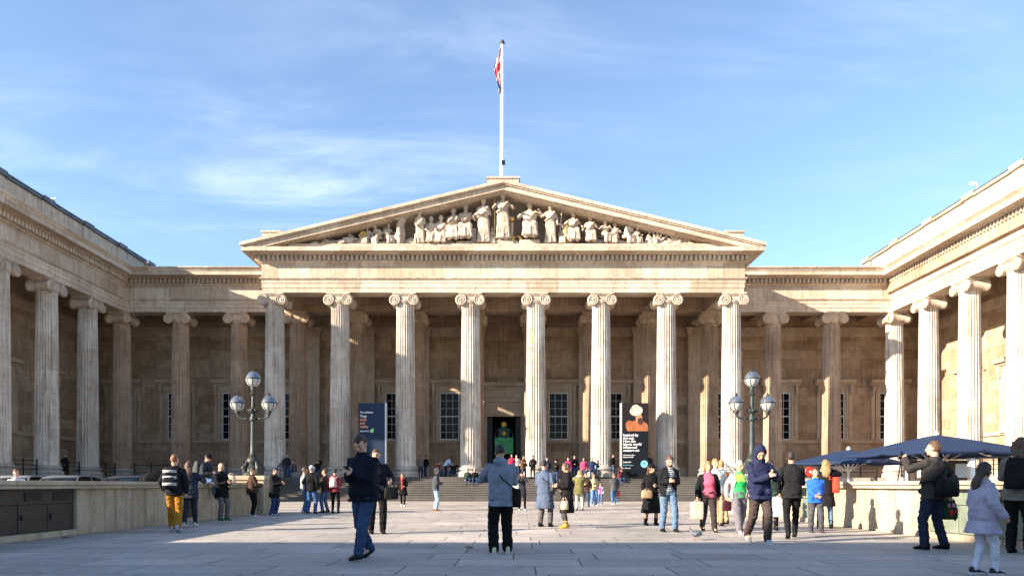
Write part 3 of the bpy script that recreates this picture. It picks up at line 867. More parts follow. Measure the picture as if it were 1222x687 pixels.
# picture: plain turbaned figure, flat colours
Mbk = mat('picture_ground', (.016,.012,.014), .8, spec=.1); Mtb = mat('picture_turban', (.40,.36,.31), .6, var=.15, vscale=2.5); Msk = mat('picture_skin', (.33,.17,.10), .6, var=.3); Mro = mat('picture_robe', (.30,.095,.035), .6, var=.3, vscale=2.5); Mbe = mat('picture_beard', (.05,.018,.010), .7)
mb = MB(); mb.box(-.90, .96, -.127, -.121, 3.28, 5.28); pic = mb.build('picture', Mbk, ban2)
def disc(cx, cz, rx, rz, m, name, y, rot=0, clip=None):
    pts = []
    for k in range(28):
        a = 2*PI*k/28; px, pz = rx*math.cos(a), rz*math.sin(a)
        x = cx+px*math.cos(rot)-pz*math.sin(rot); z = cz+px*math.sin(rot)+pz*math.cos(rot)
        pts.append((max(-.9, min(.96, x)), max(3.282, z)))
    q = MB(); q.prism(pts, 'y', y-.004, y); q.build(name, m, pic)
disc(.22, 3.45, .78, .62, Mro, 'robe', -.128); disc(.30, 4.22, .24, .33, Msk, 'face', -.132, .1)
disc(.40, 4.00, .20, .25, Mbe, 'beard', -.136, .2); disc(.10, 4.74, .47, .36, Mtb, 'turban', -.14, .2); disc(.02, 5.02, .26, .16, Mtb, 'turban_top', -.144, .3); disc(-.30, 3.62, .34, .45, Mro, 'sleeve', -.132, .4)

# ------------------------------------------------------------------ handrails by the steps and railings on the wings
def railing(pts, label, n_posts=None, rails=(.45, .75, 1.05), name='railing'):
    a = Vector(pts[0]); b = Vector(pts[-1])
    t = empty(name, a); tag(t, label, 'railing')
    L = (b-a).length; n = n_posts or max(2, round(L/1.55)+1)
    r = MB()
    for z in rails: r.tube([(0,0,z), tuple(b-a+Vector((0,0,z)))], .028, 6)
    r.build('rail', M_IRON, t)
    for i in range(n):
        p = (b-a)*(i/(n-1))
        m = MB(); m.lathe([(.045,0),(.045,rails[-1]+.05),(.06,rails[-1]+.08),(.02,rails[-1]+.14)], 8, p); m.build('post', M_IRON, t)
ord_ = ['nearest', 'second', 'third', 'farthest']
for s in (-1, 1):
    sd = 'left' if s < 0 else 'right'
    for k in range(4):
        ya = YR-D*k-1.05; yb = YR-D*(k+1)+1.05
        railing([(s*(WX+SH[s]), yb, ZS), (s*(WX+SH[s]), ya, ZS)], f'black iron railing between two columns of the {sd} wing, {ord_[3-k]} of its four')
    for j, k in enumerate((6, 5)):
        railing([(s*((k+.5)*D+SC[s]-1.05), YR, ZS+.003), (s*((k-.5)*D+SC[s]+1.05), YR, ZS+.003)], f'black iron railing between columns of the {sd} rear colonnade, ' + ('next to the corner column' if j == 0 else 'one bay nearer the portico'))
    hr = empty('handrail', (s*16.15, 48.5, 0)); tag(hr, f'black iron handrail down the {sd} end of the portico steps', 'handrail')
    m = MB(); m.tube([(0,-.5,.9),(0,.1,.95),(0,3.7,ZS+.95),(0,4.2,ZS+.95),(0,4.3,ZS+.7)], .035, 8); m.build('rail', M_IRON, hr, smooth=True)
    for yy, zz in ((0,0),(1.85,.85),(3.7,ZS)):
        m = MB(); m.tube([(0,yy,zz),(0,yy,zz+.95)], .028, 8); m.build('post', M_IRON, hr)

# ------------------------------------------------------------------ security cameras on the parapets
def cctv(loc, rz, label):
    t = empty('security_camera', loc, rz); t.scale = (.6, .6, .75 if loc[0] > 0 else .4); tag(t, label, 'camera')
    m = MB(); m.tube([(0,0,0),(0,0,.85),(0,-.1,.98),(0,-.3,1.0)], .045, 8); m.build('bracket', M_WHITE, t, smooth=True)
    m = MB(); m.box(-.12, .12, -.78, -.25, .86, 1.08); m.build('camera_body', M_WHITE, t, bevel=.02)
cctv((32.0, 48.6, 20.7), PI/2+2.9, 'small white camera on a bracket on the right wing parapet')
cctv((-31.2, 49.6, 20.4), PI/2, 'small white camera on the left wing parapet')

# ------------------------------------------------------------------ cafe behind the right wall: parasols, heater, kiosk, lifebelt-red hose reels
M_BLUE = mat('blue_canvas', (.007, .022, .065), .8, var=.12, vscale=3)
M_RED = mat('red_paint', (.45, .03, .02), .45)
def parasol(loc, rz, half, zt, ze, label):
    t = empty('parasol', loc, rz); tag(t, label, 'parasol', 'blue cafe parasols')
    m = MB(); m.tube([(0,0,0),(0,0,zt-.05)], .045, 10); m.build('pole', M_WHITE, t)
    m = MB(); m.box(-.5,.5,-.5,.5,0,.1); m.build('base', M_PLINTH, t, bevel=.02)
    # canopy with eight panels sagging between the ribs
    rim = [(half*a, half*b) for a, b in ((1,-1),(1,0),(1,1),(0,1),(-1,1),(-1,0),(-1,-1),(0,-1))]
    rs = []; nr = 8; sub = 6
    for i in range(nr+1):
        f = i/nr; ring = []
        for k in range(8):
            p, q = rim[k], rim[(k+1) % 8]
            for j in range(sub):
                w = j/sub; x = (p[0]*(1-w)+q[0]*w)*f; y = (p[1]*(1-w)+q[1]*w)*f
                z = zt - (zt-ze)*f**1.12 - .035*math.sin(PI*w)*f + (.04 if k % 2 == 1 and j == 0 else 0)*f
                ring.append((x if i else .001*math.cos(k*sub+j), y if i else .001*math.sin(k*sub+j), z))
        rs.append(ring)
    val = [(x*1.005, y*1.005, z-.09) for x, y, z in rs[-1]]
    m = MB(); m.rings(rs+[val], cap=False)
    c = m.build('canopy', M_BLUE, t, autosmooth=35)
    so = c.modifiers.new('thick', 'SOLIDIFY'); so.thickness = .008
    m = MB(); m.lathe([(.06,zt-.03),(.10,zt+.02),(.06,zt+.08),(.02,zt+.14)], 10); m.build('finial', M_WHITE, t)
    for p in rim:
        m = MB(); m.tube([(0,0,zt-.12),(p[0]*.97,p[1]*.97,ze-.06)], .018, 6); m.tube([(0,0,zt-(zt-ze)-.45),(p[0]*.45,p[1]*.45,zt-(zt-ze)*.42-.1)], .014, 6); m.build('rib', M_WHITE, t)
parasol((15.2, 25.0, 0), R(9), 2.05, 2.84, 2.20, 'large blue parasol over the cafe, the nearer one, right of the photographing man')
parasol((15.7, 32.5, 0), R(40), 1.75, 2.70, 2.12, 'blue parasol over the cafe, the farther one, behind the boy in a blue jacket')
t = empty('patio_heater', (13.4, 23.6, 0)); tag(t, 'black pyramid patio heater with glass sides under the near parasol', 'heater')
m = MB()
for a, b in ((-1,-1),(1,-1),(1,1),(-1,1)):
    m.tube([(a*.28,b*.28,0),(a*.24,b*.24,.7),(a*.14,b*.14,1.75)], .022, 6)
m.box(-.3,.3,-.3,.3,.02,.6); m.box(-.16,.16,-.16,.16,1.74,1.78); m.build('frame', M_IRON, t)
m = MB(); m.lathe([(.05,1.78),(.26,1.82),(.2,1.9),(.02,1.98)], 16); m.build('cap', M_IRON, t)
m = MB(); m.lathe([(.07,.62),(.06,1.72)], 12); m.build('glass_tube', M_LGLASS, t)
t = empty('kiosk', (17.6, 27.6, 0)); tag(t, 'pale cafe kiosk with posts and open counter under the near parasol', 'kiosk')
m = MB(); m.box(-1.5,1.5,-.4,1.2,0,1.05); m.build('counter', mat('kiosk_panel', (.30,.29,.27), .6, var=.1), t, bevel=.02)
m = MB(); m.box(-1.6,1.6,-.5,1.3,2.12,2.2); m.build('roof', M_IRON, t)
for x, mm in ((-1.45, M_IRON), (-1.0, M_WHITE), (.3, M_WHITE), (1.45, M_IRON)):
    m = MB(); m.box(x-.09,x+.09,-.38,-.2,1.052,2.118); m.build('post', mm, t)
m = MB(); m.box(-1.4,1.4,1.1,1.18,1.052,2.1); m.build('back_panel', mat('kiosk_back', (.10,.07,.05), .7), t)
for x, w_ in ((-.6,.35),(.85,.3)):
    m = MB(); m.box(x-w_,x+w_,1.06,1.098,1.4,1.95); m.build('menu_board', M_WHITE, t)
def hose(loc, label):
    t = empty('hose_reel', loc); tag(t, label, 'hose reel', 'red hose reels')
    q = Matrix.Rotation(PI/2, 4, 'X')
    m = MB(); m.lathe([(.05,-.14),(.36,-.14),(.40,-.10),(.36,-.06),(.26,-.04),(.26,.04),(.36,.06),(.40,.10),(.36,.14),(.05,.14)], 22, M=q, c=(0,0,.48)); m.build('drum', M_RED, t, autosmooth=40)
    for x in (-.3,.3):
        m = MB(); m.tube([(x,0,0),(x*.4,0,.48)], .03, 6); m.build('leg', M_IRON, t)
    m = MB(); m.lathe([(.09,-.16),(.09,.16)], 14, M=q, c=(0,0,.48)); m.build('hub', M_WHITE, t)
hose((23.9, 58.55, ZS+.003), 'round red hose reel by the railing, left one of the pair'); hose((24.85, 58.55, ZS+.003), 'round red hose reel by the railing, right one of the pair')
# cafe tables with a round top each
def table(x, y, label):
    t = empty('cafe_table', (x, y, 0)); tag(t, label, 'table', 'cafe tables')
    m = MB(); m.lathe([(.40,.70),(.42,.71),(.42,.735),(.40,.745)], 24); m.build('table_top', M_ALU, t)
    m = MB(); m.lathe([(.24,0),(.22,.03),(.04,.06),(.035,.70)], 14); m.build('pedestal', M_IRON, t)
table(12.6, 22.0, 'round cafe table behind the right wall, nearest the lamp-side people'); table(13.2, 19.6, 'round cafe table behind the right wall, beneath the near parasol edge')
table(13.8, 17.4, 'round cafe table behind the right wall, by the girl in lilac'); table(13.0, 27.0, 'round cafe table behind the right wall, under the far parasol')

# ------------------------------------------------------------------ parked cars behind the left wall
def car(loc, rz, col, label):
    t = empty('parked_car', loc, rz); tag(t, label, 'car', 'cars parked behind the left wall')
    paint = mat('car_paint', col, .25, .2, spec=.6)
    secs = []          # sections along y (length): (y, half width, z bottom, z top)
    for y, w, zb, zt in ((-2.1,.62,.38,.62),(-2.05,.74,.28,.78),(-1.6,.84,.22,.92),(-.8,.87,.22,.98),(.4,.87,.22,.99),(1.5,.85,.24,.97),(2.0,.76,.3,.9),(2.1,.66,.38,.72)):
        secs.append([(-w*.92,y,zb),(-w,y,zb+.14),(-w,y,zt-.22),(-w*.9,y,zt),(w*.9,y,zt),(w,y,zt-.22),(w,y,zb+.14),(w*.92,y,zb)])
    m = MB(); m.rings(secs); m.build('body', paint, t, autosmooth=40)
    cab = []
    for y, w, z in ((-1.05,.78,.97),(-.3,.66,1.40),(.1,.64,1.47),(.9,.64,1.46),(1.35,.66,1.38),(1.85,.76,.95)):
        cab.append([(-.80,y if z < 1 else y,.93),(-w,y,z-.05),(-w*.85,y,z),(w*.85,y,z),(w,y,z-.05),(.80,y,.93)])
    m = MB(); m.rings(cab); m.build('cabin', M_GLASS, t, autosmooth=30)
    m = MB(); m.rings([[(-w,y,z-.03),(-w*.85,y,z+.02),(w*.85,y,z+.02),(w,y,z-.03)] for y, w, z in ((-.32,.67,1.39),(.1,.655,1.47),(.9,.655,1.46),(1.37,.67,1.37))]); m.build('roof', paint, t, smooth=True)
    for sx in (-1, 1):
        for yy in (-1.3, 1.3):
            q = Matrix.Rotation(PI/2, 4, 'Y')
            m = MB(); m.lathe([(.2,-.1),(.31,-.1),(.325,-.06),(.325,.06),(.31,.1),(.2,.1)], 22, M=q, c=(sx*.80,yy,.325)); wh = m.build('wheel', M_IRON, t, autosmooth=40)
            m = MB(); m.lathe([(.02,-.09),(.2,-.09),(.2,.09),(.02,.09)], 16, M=q, c=(sx*.80,yy,.325)); m.build('rim', M_ALU, wh)
        m = MB(); m.ell((sx*.6,-2.03,.66), (.15,.07,.08), 10, 6); m.build('headlight', M_LGLASS, t)
        m = MB(); m.box(*sorted((sx*.84, sx*1.0)), -.75, -.62, .98, 1.12); m.build('wing_mirror', paint, t, bevel=.02)
        for a, b in ((-.28,-.20),(.55,.62)):
            m = MB(); m.tube([(sx*.80,a-.5 if a < 0 else b,.95),(sx*.665,b,1.42)], .03, 6); m.build('pillar', paint, t)
car((-17.0, 28.2, 0), 0, (.12, .125, .135), 'silver car behind the left wall, between a white and a dark car')
car((-19.2, 28.6, 0), R(3), (.24, .24, .24), 'white car behind the left wall, at the very edge of the picture')
car((-14.9, 28.9, 0), R(-2), (.03, .035, .045), 'dark car behind the left wall, nearest the lamp post')

# ------------------------------------------------------------------ figures: one continuous body, clothes and hair as children
CL = {}
def cloth(c, rough=.85, fine=True):
    if not isinstance(c, tuple): return c
    k = (c, rough)
    if k not in CL:
        CL[k] = mat('cloth', c, rough, 0, var=.2, vscale=7, bump=.35, bscale=28, spec=.12)
    return CL[k]
SK = {k: mat('skin', c, .55, 0, var=.08, vscale=20, spec=.35) for k, c in dict(pale=(.50,.29,.20), tan=(.40,.22,.145), brown=(.30,.16,.10)).items()}
M_LIP = mat('lips', (.38,.13,.11), .5); M_EYE = mat('eyes', (.03,.02,.018), .2)
HR = {k: mat('hair', c, .5, 0, var=.35, vscale=60, bump=.5, bscale=90, spec=.4) for k, c in dict(black=(.012,.010,.009), dark=(.03,.018,.012), brown=(.085,.045,.025), red=(.20,.085,.04), blonde=(.27,.165,.07), grey=(.26,.25,.24), white=(.42,.40,.38)).items()}
BLACK=(.007,.007,.008); NAVY=(.02,.026,.06); JEAN=(.075,.13,.23); DJEAN=(.03,.05,.11); LJEAN=(.20,.30,.42); GREY=(.16,.165,.18); DGREY=(.05,.05,.055); WHITEC=(.48,.48,.47); BROWN=(.055,.038,.03)

def remesh(mb, name, vox, mats, parent=None, amp=0.0, freq=9, smooth=5, keep=None, paint=None, seed=0):
    me = bpy.data.meshes.new('tmp'); me.from_pydata(mb.v, [], mb.f)
    bm = bmesh.new(); bm.from_mesh(me); bmesh.ops.recalc_face_normals(bm, faces=bm.faces); bm.to_mesh(me); bm.free()
    o = bpy.data.objects.new('tmp', me); COL.objects.link(o)
    r = o.modifiers.new('r', 'REMESH'); r.mode = 'VOXEL'; r.voxel_size = vox; r.use_smooth_shade = True
    if smooth:
        sm = o.modifiers.new('s', 'SMOOTH'); sm.factor = .5; sm.iterations = smooth
    dg = bpy.context.evaluated_depsgraph_get()
    out = bpy.data.meshes.new_from_object(o.evaluated_get(dg))
    bpy.data.objects.remove(o); bpy.data.meshes.remove(me)
    if amp:
        n = [v.normal.copy() for v in out.vertices]
        for v, nn in zip(out.vertices, n):
            p = v.co*freq + Vector((seed*3.1, seed*1.7, 0)); q = Vector((p.x, p.y, p.z*1.6))
            a = noise.noise(q) + .5*(1-2*abs(noise.noise(q*1.9)))
            v.co = v.co + nn*(a*amp)
    out.name = name
    out.materials.clear()
    for m in (mats if isinstance(mats, (list, tuple)) else [mats]): out.materials.append(m)
    if paint:
        out.polygons.foreach_set('material_index', [paint(p.center) for p in out.polygons])
    else:
        out.polygons.foreach_set('material_index', [0]*len(out.polygons))
    out.polygons.foreach_set('use_smooth', [True]*len(out.polygons))
    if keep:
        bm = bmesh.new(); bm.from_mesh(out)
        bmesh.ops.delete(bm, geom=[f for f in bm.faces if not keep(f.calc_center_median())], context='FACES')
        bm.to_mesh(out); bm.free()
    out.update()
    ob = bpy.data.objects.new(name, out); COL.objects.link(ob)
    if parent: ob.parent = parent
    return ob

def ik(a, c, l1, l2, pole):
    d = c - a; L = d.length
    if L > (l1+l2)*.999: d = d*((l1+l2)*.999/L); L = d.length; c = a + d
    L = max(L, abs(l1-l2)+.01)
    t = (l1*l1 - l2*l2 + L*L)/(2*L); h = math.sqrt(max(0, l1*l1 - t*t))
    u = d.normalized(); p = pole - u*pole.dot(u)
    p = p.normalized() if p.length > 1e-5 else Vector((0, 1, 0))
    return a + u*t + p*h, c

class Fig:
    """local frame: faces +Y, right hand on +X, feet on z = 0"""
    def __init__(F, H=1.75, fem=False, lean=0, twist=0, hip=None, hands=(None, None), feet=(None, None), head=(0, 0), bulk=1.0, knee_out=.12, elbow=None, side=0):
        s = F.s = H/1.75; F.fem = fem; F.bulk = bulk
        F.hz = (hip if hip is not None else .91*s)
        F.hip = Vector((0, 0, F.hz))
        F.u = Vector((math.sin(R(side)), math.sin(R(lean)), math.cos(R(lean)))).normalized()
        F.x = Vector((math.cos(R(twist)), math.sin(R(twist)), 0)); F.x = (F.x - F.u*F.x.dot(F.u)).normalized()
        F.f = F.u.cross(F.x).normalized()
        F.fp = Vector((0, 1, 0)); F.xp = Vector((1, 0, 0))
        sw = (.150 if fem else .170)*s*(.5+.5*bulk)
        F.sh = [F.hip + F.u*.472*s + F.x*sw*k for k in (-1, 1)]
        F.neck = F.hip + F.u*.555*s
        F.hd = F.neck + (F.u*.5 + Vector((0,0,.5)))*.165*s + F.f*.02*s
        pit, yaw = head
        F.Rh = Matrix((F.x, F.f, F.u)).transposed().to_4x4() @ Matrix.Rotation(R(-yaw), 4, 'Z') @ Matrix.Rotation(R(-pit), 4, 'X')
        if pit > 0: F.hd = F.hd + F.f*.03*s*min(1, pit/40) - F.u*.02*s*min(1, pit/40)
        F.wr = []; F.el = []
        for i, k in enumerate((-1, 1)):
            t = hands[i]
            if t is None: c = F.sh[i] + Vector((k*.055, .04, -.50))*s
            else: c = Vector(t)*s
            pole = Vector(elbow[i]) if elbow and elbow[i] else Vector((k*.55, -.8, -.45))
            e, c = ik(F.sh[i], c, .285*s, .255*s, pole)
            F.el.append(e); F.wr.append(c)
        F.hp = []; F.kn = []; F.an = []
        for i, k in enumerate((-1, 1)):
            h = F.hip + F.xp*(.088*s*k) - Vector((0,0,.02*s))
            t = feet[i]
            c = Vector(t)*s if t is not None else Vector((k*.10*s, 0, .085*s))
            e, c = ik(h, c, .425*s, .40*s, Vector((k*knee_out, 1, 0)))
            F.hp.append(h); F.kn.append(e); F.an.append(c)
    def ring(F, c, w, d, n=22, fo=0, plumb=False):
        x, f = (F.xp, F.fp) if plumb else (F.x, F.f)
        out = []
        for j in range(n):
            a = 2*PI*j/n; ca, sa = math.cos(a), math.sin(a)
            out.append(c + x*(w*math.copysign(abs(ca)**.85, ca)) + f*(d*math.copysign(abs(sa)**.85, sa) + fo))
        return out
    def torso(F, mb, add=0.0, lo=-.07, hi=.57, hem=None, flare=0.0, puff=0.0):
        s, b = F.s, F.bulk
        M_ = [(-.07,.150,.100,0),(0,.166,.116,-.004),(.10,.156,.110,0),(.20,.150,.106,.006),(.32,.170,.122,.008),(.42,.172,.116,.004),(.48,.140,.092,0),(.52,.096,.074,0),(.57,.058,.058,.004)]
        W_ = [(-.07,.152,.104,0),(0,.172,.120,-.006),(.10,.146,.106,0),(.20,.130,.098,.004),(.32,.150,.124,.02),(.42,.152,.110,.008),(.48,.124,.086,0),(.52,.084,.066,0),(.57,.050,.050,.004)]
        rs = []
        if hem:
            for k in range(6, 0, -1):
                t = k/6
                rs.append(F.ring(F.hip - Vector((0,0,(.07 + (hem-.07)*t)*s)), (.165+add+flare*t)*s*b, (.118+add+flare*t)*s*b, plumb=True))
        for h, w, d, fo in (W_ if F.fem else M_):
            if lo-1e-6 <= h <= hi+1e-6:
                a = add + puff*(.0 if h < .05 or h > .5 else 1)
                a *= 1 if h < .4 else (.7 if h < .5 else .5)
                bb = b if h < .45 else 1
                rs.append(F.ring(F.hip + F.u*h*s, (w*bb+a)*s, (d*bb+a)*s, fo=fo*s))
        mb.rings(rs)
    def arms(F, mb, r=(.052,.046,.038,.034,.027), cuff=0, stop=1.0):
        s = F.s
        for i, k in enumerate((-1, 1)):
            S_, E, Wr = F.sh[i], F.el[i], F.wr[i]
            inn = S_ - F.x*k*.05*s - F.u*.01*s
            end = E + (Wr-E)*stop
            mb.tube([inn, S_ + F.x*k*.004*s, S_*.55+E*.45, E, E*.45+end*.55, end], [r[0]*s*.9, r[0]*s*.98, r[1]*s, r[2]*s, r[3]*s, r[4]*s], 12, rnd=True)
    def legs(F, mb, r=(.086,.078,.053,.053,.040), add=0.0, stop=1.0, hem=None):
        s = F.s; b = .6+.4*F.bulk
        for i in (0, 1):
            h, k, a = F.hp[i], F.kn[i], F.an[i]
            end = k + (a-k)*stop
            rr = [(q*b+add)*s for q in r]
            if hem: rr[-1] = hem*s
            mb.tube([h, h*.6+k*.4, k, k*.68+end*.32, end], rr, 14, rnd=True)
    def hand(F, mb, i, curl=25, spread=1.0, n=None):
        s = F.s; k = (-1, 1)[i]
        E, Wr = F.el[i], F.wr[i]
        d = (Wr-E).normalized()
        n = Vector(n) if n else (-F.x*k*1.0 + F.f*.25)     # palm looks inward
        n = (n - d*n.dot(d)); n = n.normalized() if n.length > .05 else F.f
        sd = d.cross(n).normalized()
        if sd.dot(F.f) < 0 and abs(d.z) > .6: sd = -sd      # thumb side looks forward when the arm hangs
        elif abs(d.z) <= .6 and sd.z < 0: sd = -sd
        w = Wr + d*.01*s
        rs = []
        for t, hw, ht in ((-.02,.026,.022),(.02,.034,.020),(.06,.041,.018),(.088,.039,.015)):
            rs.append([w + d*t*s + sd*(hw*math.cos(2*PI*j/10))*s + n*(ht*math.sin(2*PI*j/10))*s for j in range(10)])
        mb.rings(rs)
        for q, (o, L) in enumerate(((.030,.070),(.010,.080),(-.010,.074),(-.029,.058))):
            p = w + d*.080*s + sd*o*s; pts = [p]; a = R(curl*.5)
            for j, fr in enumerate((.45, .32, .23)):
                a += R(curl)*(.5 if j == 0 else 1)
                p = p + (d*math.cos(a) + n*math.sin(a))*L*fr*s + sd*o*.05*spread*s; pts.append(p)
            mb.tube(pts, [.0105*s, .010*s, .0095*s, .008*s], 8, rnd=True)
        p0 = w + d*.022*s + sd*.030*s
        mb.tube([p0, p0 + (d*.55+sd*.75+n*.2)*.034*s, p0 + (d*.8+sd*.72+n*.5)*.058*s], [.0135*s, .011*s, .009*s], 8, rnd=True)
    def P(F, p): return F.hd + (F.Rh @ (Vector(p)*F.s))
    def L(F, p): return (F.Rh.inverted() @ (Vector(p)-F.hd))/F.s
    def head(F, mb, ears=True):
        s = F.s; M3 = F.Rh @ Matrix.Scale(s, 4)
        mb.ell(F.hd + F.Rh @ Vector((0,-.006,.012))*s, (.076,.096,.112), 20, 14, M=M3)
        mb.ell(F.P((0,.026,-.058)), (.056,.066,.062), 16, 10, M=M3)
        mb.ell(F.P((0,.066,-.094)), (.028,.024,.024), 10, 7, M=M3)
        mb.tube([F.P((0,.088,.012)), F.P((0,.102,-.012)), F.P((0,.110,-.034))], [.010*s,.013*s,.017*s], 8, rnd=True)
        mb.tube([F.P((-.05,.078,.026)), F.P((0,.092,.028)), F.P((.05,.078,.026))], [.010*s,.012*s,.010*s], 8, rnd=True)
        mb.tube([F.P((-.024,.084,-.064)), F.P((0,.094,-.064)), F.P((.024,.084,-.064))], [.009*s,.011*s,.009*s], 8, rnd=True)
        for k in (-1, 1):
            mb.ell(F.P((k*.078,-.006,-.010)), (.012,.022,.034), 8, 7, M=M3)
            mb.ell(F.P((k*.044,.062,-.028)), (.026,.024,.024), 8, 7, M=M3)
        mb.tube([F.neck - F.u*.06*s, F.neck + F.u*.02*s, F.P((0,-.018,-.055))], [.062*s,.055*s,.056*s], 12, rnd=True)
    def face_paint(F, c):
        q = F.L(c)
        if q.y > .05 and abs(q.z) < .12:
            if abs(q.z+.064) < .0085 and abs(q.x) < .024: return 1
            for k in (-1, 1):
                if ((q.x-k*.031)/.0125)**2 + ((q.z-.002)/.0060)**2 < 1: return 2
                if abs(q.x-k*.032) < .018 and abs(q.z-.027) < .0036: return 2
        return 0

def shoe_mb(F, i, sole=.02):
    mb = MB(); s = F.s; a = F.an[i]
    pitch = 0
    fd = F.fp.copy()
    k = F.kn[i] - a
    lift = a.z - .085*s
    if lift > .02*s: pitch = -min(R(60), lift/(.14*s))
    for y, w, zt, zb in ((-.085,.022,.02,-.07),(-.075,.033,.03,-.085),(-.04,.040,.045,-.085),(0,.042,.045,-.085),(.05,.045,.0,-.085),(.10,.050,-.025,-.085),(.15,.047,-.038,-.085),(.185,.034,-.05,-.083),(.198,.018,-.06,-.078)):
        pass
    rs = []
    for y, w, zt, zb in ((-.085,.022,.02,-.07),(-.075,.033,.03,-.085),(-.04,.040,.045,-.085),(0,.042,.045,-.085),(.05,.045,.0,-.085),(.10,.050,-.025,-.085),(.15,.047,-.038,-.085),(.185,.034,-.05,-.083),(.198,.018,-.06,-.078)):
        r_ = []
        for j in range(10):
            t = 2*PI*j/10
            xx = w*math.copysign(abs(math.cos(t))**.7, math.cos(t)); zz = (zt+zb)/2 + (zt-zb)/2*math.copysign(abs(math.sin(t))**.7, math.sin(t))
            yy = y*math.cos(pitch) - (zz)*math.sin(pitch); z2 = y*math.sin(pitch) + zz*math.cos(pitch)
            r_.append(a + Vector((xx, yy, z2))*s)
        rs.append(r_)
    mb.rings(rs)
    return mb

